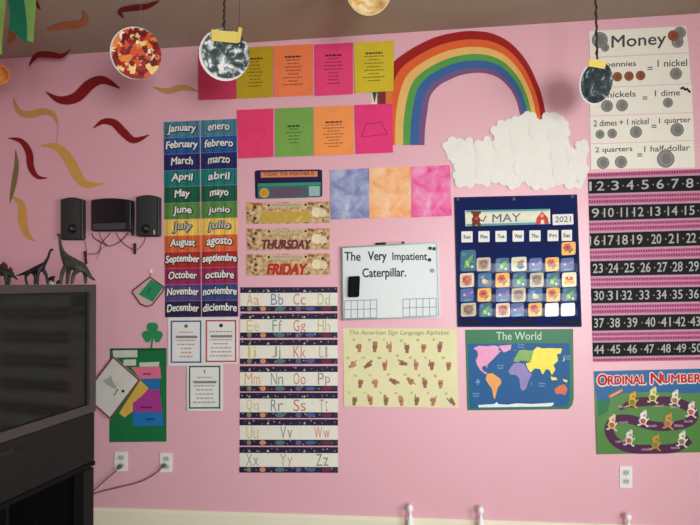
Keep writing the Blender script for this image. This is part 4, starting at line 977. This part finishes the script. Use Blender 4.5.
# ------------------------------------------------------------------ outlets, plugs, cords
def outlet(x0, y0, x1, y1, label):
    s = Sheet(Q(x0,y0,x1,y1,sl=.01), off=.0006, drop=0, th=.005); o = s.build('wall_outlet', M((236,234,228), rough=.4, var=.01), round_=.08); tag(o, label, 'outlet', 'wall outlets')
    for v in (.3,.7):
        mb = MB(); c = s.uv(.5,v); w_ = (x1-x0)*.29; h_ = (y1-y0)*.145
        pts = [(c.x+w_*math.cos(k*.3142)*1.0, c.y+max(-h_*.85, min(h_*.85, h_*1.15*math.sin(k*.3142)))) for k in range(20)]
        mb.prism([s.P(*p,.002) for p in pts],[s.P(*p,-.001) for p in pts], M((196,196,190), rough=.45)); so_ = mb.build('receptacle', o)
        mb = MB()
        for dx in (-.33,.33): s.poly(mb, [(c.x+w_*dx-.35,c.y-h_*.4),(c.x+w_*dx+.35,c.y-h_*.4),(c.x+w_*dx+.35,c.y+h_*.2),(c.x+w_*dx-.35,c.y+h_*.2)], M((60,60,62)), h=.0024)
        s.disc(mb, c.x, c.y+h_*.55, .45, M((60,60,62)), h=.0024, n=8); mb.build('slots', so_)
    p = s.uv(.5,.5); mb = MB(); s.disc(mb, p.x,p.y,.5, M((170,170,165), metal=.6, rough=.3), h=.0006, n=8); mb.build('screw', o)
    return s
outlet(619.8,466.2,632.3,487.8,'white duplex wall outlet below the racing poster')
outlet(114.6,451.8,127,471.2,'white wall outlet with plug under the green poster')
outlet(160,453,171.8,472.2,'white wall outlet with plug under the framed notices')
cordm = M((132,108,104), rough=.6)
def plugcord(px, py, pts, lab):
    a = W(px,py,.0085); root = empty('plugged_cable', a, lab, 'cable', 'power cables')
    b = a+Vector((-.004,-.022,-.004)); mb = MB()
    mb.tube([a, a.lerp(b,.2), a.lerp(b,.8), b], [.011,.012,.010,.006], M((96,88,86), rough=.5), 10); mb.build('plug', root)
    cl = catmull([a.lerp(b,.9)]+[W(*p,o_) for *p, o_ in pts], 6); mb = MB(); mb.tube(cl, .0036, cordm, 6); mb.build('cord', root, smooth=True)
plugcord(121,466.2,[(116,471,.03),(108,478,.03),(97,488,.03),(80,503,.06),(60,520,.06)],'gray cable plugged in under the green poster, running behind the television')
plugcord(164.6,465,[(160,469.5,.03),(151,476.5,.02),(138,482.5,.02),(118,487.5,.02),(97,492.8,.02),(70,503,.06),(55,515,.06)],'long gray cable sagging from the outlet under the framed notices')

# ------------------------------------------------------------------ bright white spots along the baseboard, built as added peg shapes
for px, py, lab in ((410,504.5,'bright spot by the baseboard built as a white peg, first of three from the television'),(480.6,506.5,'bright spot by the baseboard built as a white peg, middle one of three'),(628.2,513.5,'bright spot by the baseboard built as a white peg, below the duplex outlet')):
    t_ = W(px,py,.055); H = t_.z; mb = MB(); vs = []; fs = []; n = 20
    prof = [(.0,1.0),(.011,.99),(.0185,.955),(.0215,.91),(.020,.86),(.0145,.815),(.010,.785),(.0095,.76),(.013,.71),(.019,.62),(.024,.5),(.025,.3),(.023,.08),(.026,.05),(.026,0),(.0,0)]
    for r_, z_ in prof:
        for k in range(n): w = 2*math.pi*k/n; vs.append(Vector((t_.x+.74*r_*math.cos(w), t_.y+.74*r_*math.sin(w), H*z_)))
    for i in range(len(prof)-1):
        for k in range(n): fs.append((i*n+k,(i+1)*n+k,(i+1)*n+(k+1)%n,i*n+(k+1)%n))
    mb.add(vs, fs, M((252,248,248), rough=.3, var=.01)); o = mb.build('spot_peg', origin=(t_.x,t_.y,0), smooth=True); tag(o, lab, 'peg', 'bright spots along the baseboard built as pegs')

# ------------------------------------------------------------------ television and stand
YC = -.45; ang = math.radians(6.0)
d = ray(96,350); C0 = EYE + d*((YC+D)/d.y)
def zat(px, py): q_ = ray(px,py); return (EYE + q_*((YC+D)/q_.y)).z
zt, zb, zc_ = zat(96,284.5), zat(96,411), zat(94.5,460.5)
sa_, ca_ = math.sin(ang), math.cos(ang)
TM = Matrix(((ca_, sa_, 0, C0.x),(-sa_, ca_, 0, C0.y),(0,0,1,0),(0,0,0,1)))   # local x = out of the screen, y = towards the pink wall
TWID, TDEP = 1.25, .55
tvd = M((70,64,60), rough=.45, var=.05, scale=20); tvp = M((25,25,24), rough=.6, var=.06, scale=20, spec=.25); scr = M((26,26,24), rough=.1, var=.02, spec=.3)
blackw = M((13,13,13), rough=.7, var=.1, scale=10, spec=.15)
tv = empty('television', TM @ Vector((-TDEP/2,-TWID/2,zc_)), 'big dark gray television with dinosaur toys on top', 'television')
mb = MB(); mb.box((-TDEP,-TWID+.04,zc_+.02),(-.05,-.01,zt-.03), tvp, TM); mb.build('cabinet_back', tv, bevel=.02)
mb = MB(); bw = .027; bl, bt = .04, .035
mb.box((-.05,-TWID,zt-bt),(0,0,zt), tvd, TM); mb.box((-.05,-TWID,zb),(0,0,zb+.04), tvd, TM)
mb.box((-.05,-bw*1.7,zb+.04),(0,0,zt-bt), tvd, TM); mb.box((-.05,-TWID,zb+.04),(0,-TWID+bw*1.7,zt-bt), tvd, TM)
mb.box((-TDEP,-TWID+.02,zt-.03),(-.045,-.003,zt), tvd, TM)
mb.build('bezel', tv)
mb = MB(); mb.box((-.045,-TWID+bw*1.6,zb+.02),(-.014,-bw*1.6,zt-bt+.01), scr, TM); mb.build('screen', tv)
mb = MB(); mb.box((-.05,-TWID,zc_),(-.004,-.002,zb-.002), tvp, TM); mb.build('speaker_panel', tv, bevel=.006)
mb = MB(); mb.box((-.006,-TWID+.1,zb-.052),(-.0015,-.45,zb-.044), M((20,20,20)), TM); mb.box((-.006,-.62,zb-.058),(-.0012,-.5,zb-.038), M((30,30,30), rough=.3), TM); mb.build('control_groove', tv)
stn = empty('tv_stand', TM @ Vector((-TDEP/2,-TWID/2,0)), 'black open television stand beside the pink wall', 'stand')
mb = MB(); mb.box((-.5,-TWID+.02,zc_-.02),(-.001,-.002,zc_-.0005), blackw, TM); mb.build('top_board', stn)
for yy in (-.074, -TWID+.02):
    for xx in (-.5,-.066):
        mb = MB(); mb.box((xx,yy,.0),(xx+.06,yy+.07,zc_-.03), M((26,25,24), rough=.6, spec=.2), TM); mb.build('leg', stn, bevel=.004)
for y0_, y1_ in ((-.06,-.03),(-TWID+.045,-TWID+.075)):
    mb = MB(); mb.box((-.44,y0_,.1),(-.066,y1_,zc_-.02), blackw, TM); mb.build('side_panel', stn)
mb = MB(); mb.box((-.5,-TWID+.09,.12),(-.48,-.085,zc_-.03), blackw, TM); mb.build('back_panel', stn)
mb = MB(); mb.box((-.48,-TWID+.075,.12),(-.03,-.075,.15), blackw, TM); mb.build('shelf', stn)

# ------------------------------------------------------------------ toy dinosaurs (one skinned body each)
def creature(name, chain_pts, edges, radii, mt, label, cat='dinosaur toy', group=None, sub=2):
    vs = [Vector(p) for p in chain_pts]; c = vs[0].copy(); c.z = zt
    me = bpy.data.meshes.new(name); me.from_pydata([tuple(v-c) for v in vs], edges, []); me.materials.append(mt)
    o = bpy.data.objects.new(name, me); COL.objects.link(o); o.location = c; o['_o'] = tuple(c)
    sk = o.modifiers.new('skin', 'SKIN'); sk.use_smooth_shade = True
    for i, sv in enumerate(me.skin_vertices[0].data):
        sv.radius = (radii[i], radii[i]); sv.use_root = (i == 0)
    ss = o.modifiers.new('subdivision', 'SUBSURF'); ss.levels = sub; ss.render_levels = sub
    return tag(o, label, cat, group)
def on(Yd):
    def f(px, py, dy=0):
        d_ = ray(px, py); p = EYE + d_*((Yd+D)/d_.y); p.y += dy; return p
    return f
zdz = lambda x, y: (x/6.364, 230+y/6.364)
def dino(name, Yd, spine, radii, legs, legr, mt, label, legy=.016):
    f = on(Yd); P_ = [f(*zdz(*p)) for p in spine]; E_ = [(i,i+1) for i in range(len(P_)-1)]; R_l = list(radii)
    # start at the hips: reorder not needed, root flag sits on vertex 0 of the list below
    for (at, hip, knee, foot, sg) in legs:
        b = len(P_)
        kx = f(*zdz(*hip), sg*legy); kk = f(*zdz(*knee), sg*legy*1.15); ft = f(*zdz(*foot), sg*legy*1.15); toe = ft.copy()
        ft.z = zt+legr*.95
        tx = ft + Vector((-.008 if spine[0][0] < spine[-1][0] else .008, 0, -legr*.2))
        P_ += [kx, kk, ft, tx]; E_ += [(at,b),(b,b+1),(b+1,b+2),(b+2,b+3)]; R_l += [legr*1.7, legr*1.15, legr*.95, legr*.7]
    return creature(name, P_, E_, R_l, mt, label, group='toy dinosaurs on the television')
dg = M((44,50,44), rough=.5, var=.35, scale=60); dg2 = M((34,34,34), rough=.5, var=.3, scale=60); gr = M((66,64,58), rough=.5, var=.35, scale=50)
brc = dino('brachiosaurus_toy', -.60, [(362,34),(376,26),(380,50),(384,90),(392,130),(412,172),(450,205),(490,218),(522,228),(550,268),(580,302),(606,322)],
     [.0035,.0072,.0068,.0074,.0105,.019,.031,.032,.026,.015,.008,.003],
     [(6,(428,240),(418,280),(414,330),1),(6,(432,235),(410,275),(402,326),-1),(8,(520,250),(528,285),(532,330),1),(8,(508,250),(482,285),(474,328),-1)], .0082, gr, 'tall grayish brachiosaurus toy with raised neck on the television')
dip = dino('long_necked_dinosaur_toy', -.66, [(342,130),(328,122),(316,140),(308,172),(290,205),(262,236),(236,246),(205,256),(180,266),(150,278),(125,286),(104,290)],
     [.003,.0062,.0052,.006,.008,.013,.0165,.015,.011,.007,.0045,.002],
     [(5,(268,258),(282,290),(290,338),1),(5,(258,260),(254,295),(252,338),-1),(7,(205,270),(212,300),(206,340),1),(7,(196,270),(176,295),(184,340),-1)], .0058, dg2, 'smaller dark long-necked dinosaur toy with low tail on the television', legy=.013)
stg = dino('stegosaurus_toy', -.70, [(-95,300),(-80,292),(-55,275),(-20,262),(15,258),(48,270),(75,288),(95,300),(112,318)],
     [.006,.010,.012,.021,.024,.018,.010,.006,.003],
     [(3,(-25,275),(-30,300),(-28,340),1),(3,(-15,275),(-10,305),(-8,340),-1),(5,(35,280),(40,305),(38,340),1),(5,(50,282),(56,305),(60,340),-1)], .0068, dg, 'dark green stegosaurus toy with back plates at the screen-side edge')
mb = MB(); f = on(-.70)
for i, (x, y, h_) in enumerate(((-50,262,16),(-28,246,24),(-6,236,30),(16,232,32),(38,242,32),(60,262,28),(78,282,20))):
    a = f(*zdz(x,y+6)); s1 = f(*zdz(x-13,y+10)); s2 = f(*zdz(x+13,y+10)); t_ = f(*zdz(x+3,y-h_)); m1 = f(*zdz(x-15,y-h_*.4)); m2 = f(*zdz(x+16,y-h_*.35))
    o_ = Vector((0,.004*(1 if i%2 else -1),0)); pts = [p+o_ for p in (s1,m1,t_,m2,s2)]
    mb.prism([p+Vector((0,-.0016,0)) for p in pts],[p+Vector((0,.0016,0)) for p in pts], M((88,52,44), rough=.6))
mb.build('back_plates', stg)
for (x, y, w_, Yd, lab, wh) in ((325,312,1,-.62,'tiny black toy animal with white base, between the long-necked dinosaurs',True),(376,316,.85,-.60,'tiny black toy animal at the feet of the tall brachiosaurus',False)):
    f = on(Yd); bz = .012 if wh else 0.0
    def g(dx, dz, dy=0): p = f(*zdz(x+dx*w_, y)); return Vector((p.x, p.y+dy, zt+bz+dz*w_))
    P_ = [g(0,.017), g(-14,.016), g(12,.020), g(20,.027), g(27,.026)]; E_ = [(0,1),(0,2),(2,3),(3,4)]; R_l = [.008*w_,.006*w_,.0065*w_,.0055*w_,.003*w_]
    for at, dx, dy in ((1,-14,.005),(1,-12,-.005),(2,12,.005),(2,14,-.005)):
        b = len(P_); P_ += [g(dx,.009,dy), g(dx,.003,dy)]; E_ += [(at,b),(b,b+1)]; R_l += [.003*w_,.0028*w_]
    o = creature('toy_animal', P_, E_, R_l, M((22,20,22), rough=.5), lab, 'toy animal', 'tiny toy animals on the television', 2)
    if wh:
        mb = MB(); p = g(0,0); mb.box((p.x-.013,p.y-.01,zt+.0005),(p.x+.013,p.y+.01,zt+.012), M((214,208,200))); mb.build('base', o, bevel=.003)

for ob in SC.objects:
    if '_o' in ob: del ob['_o']
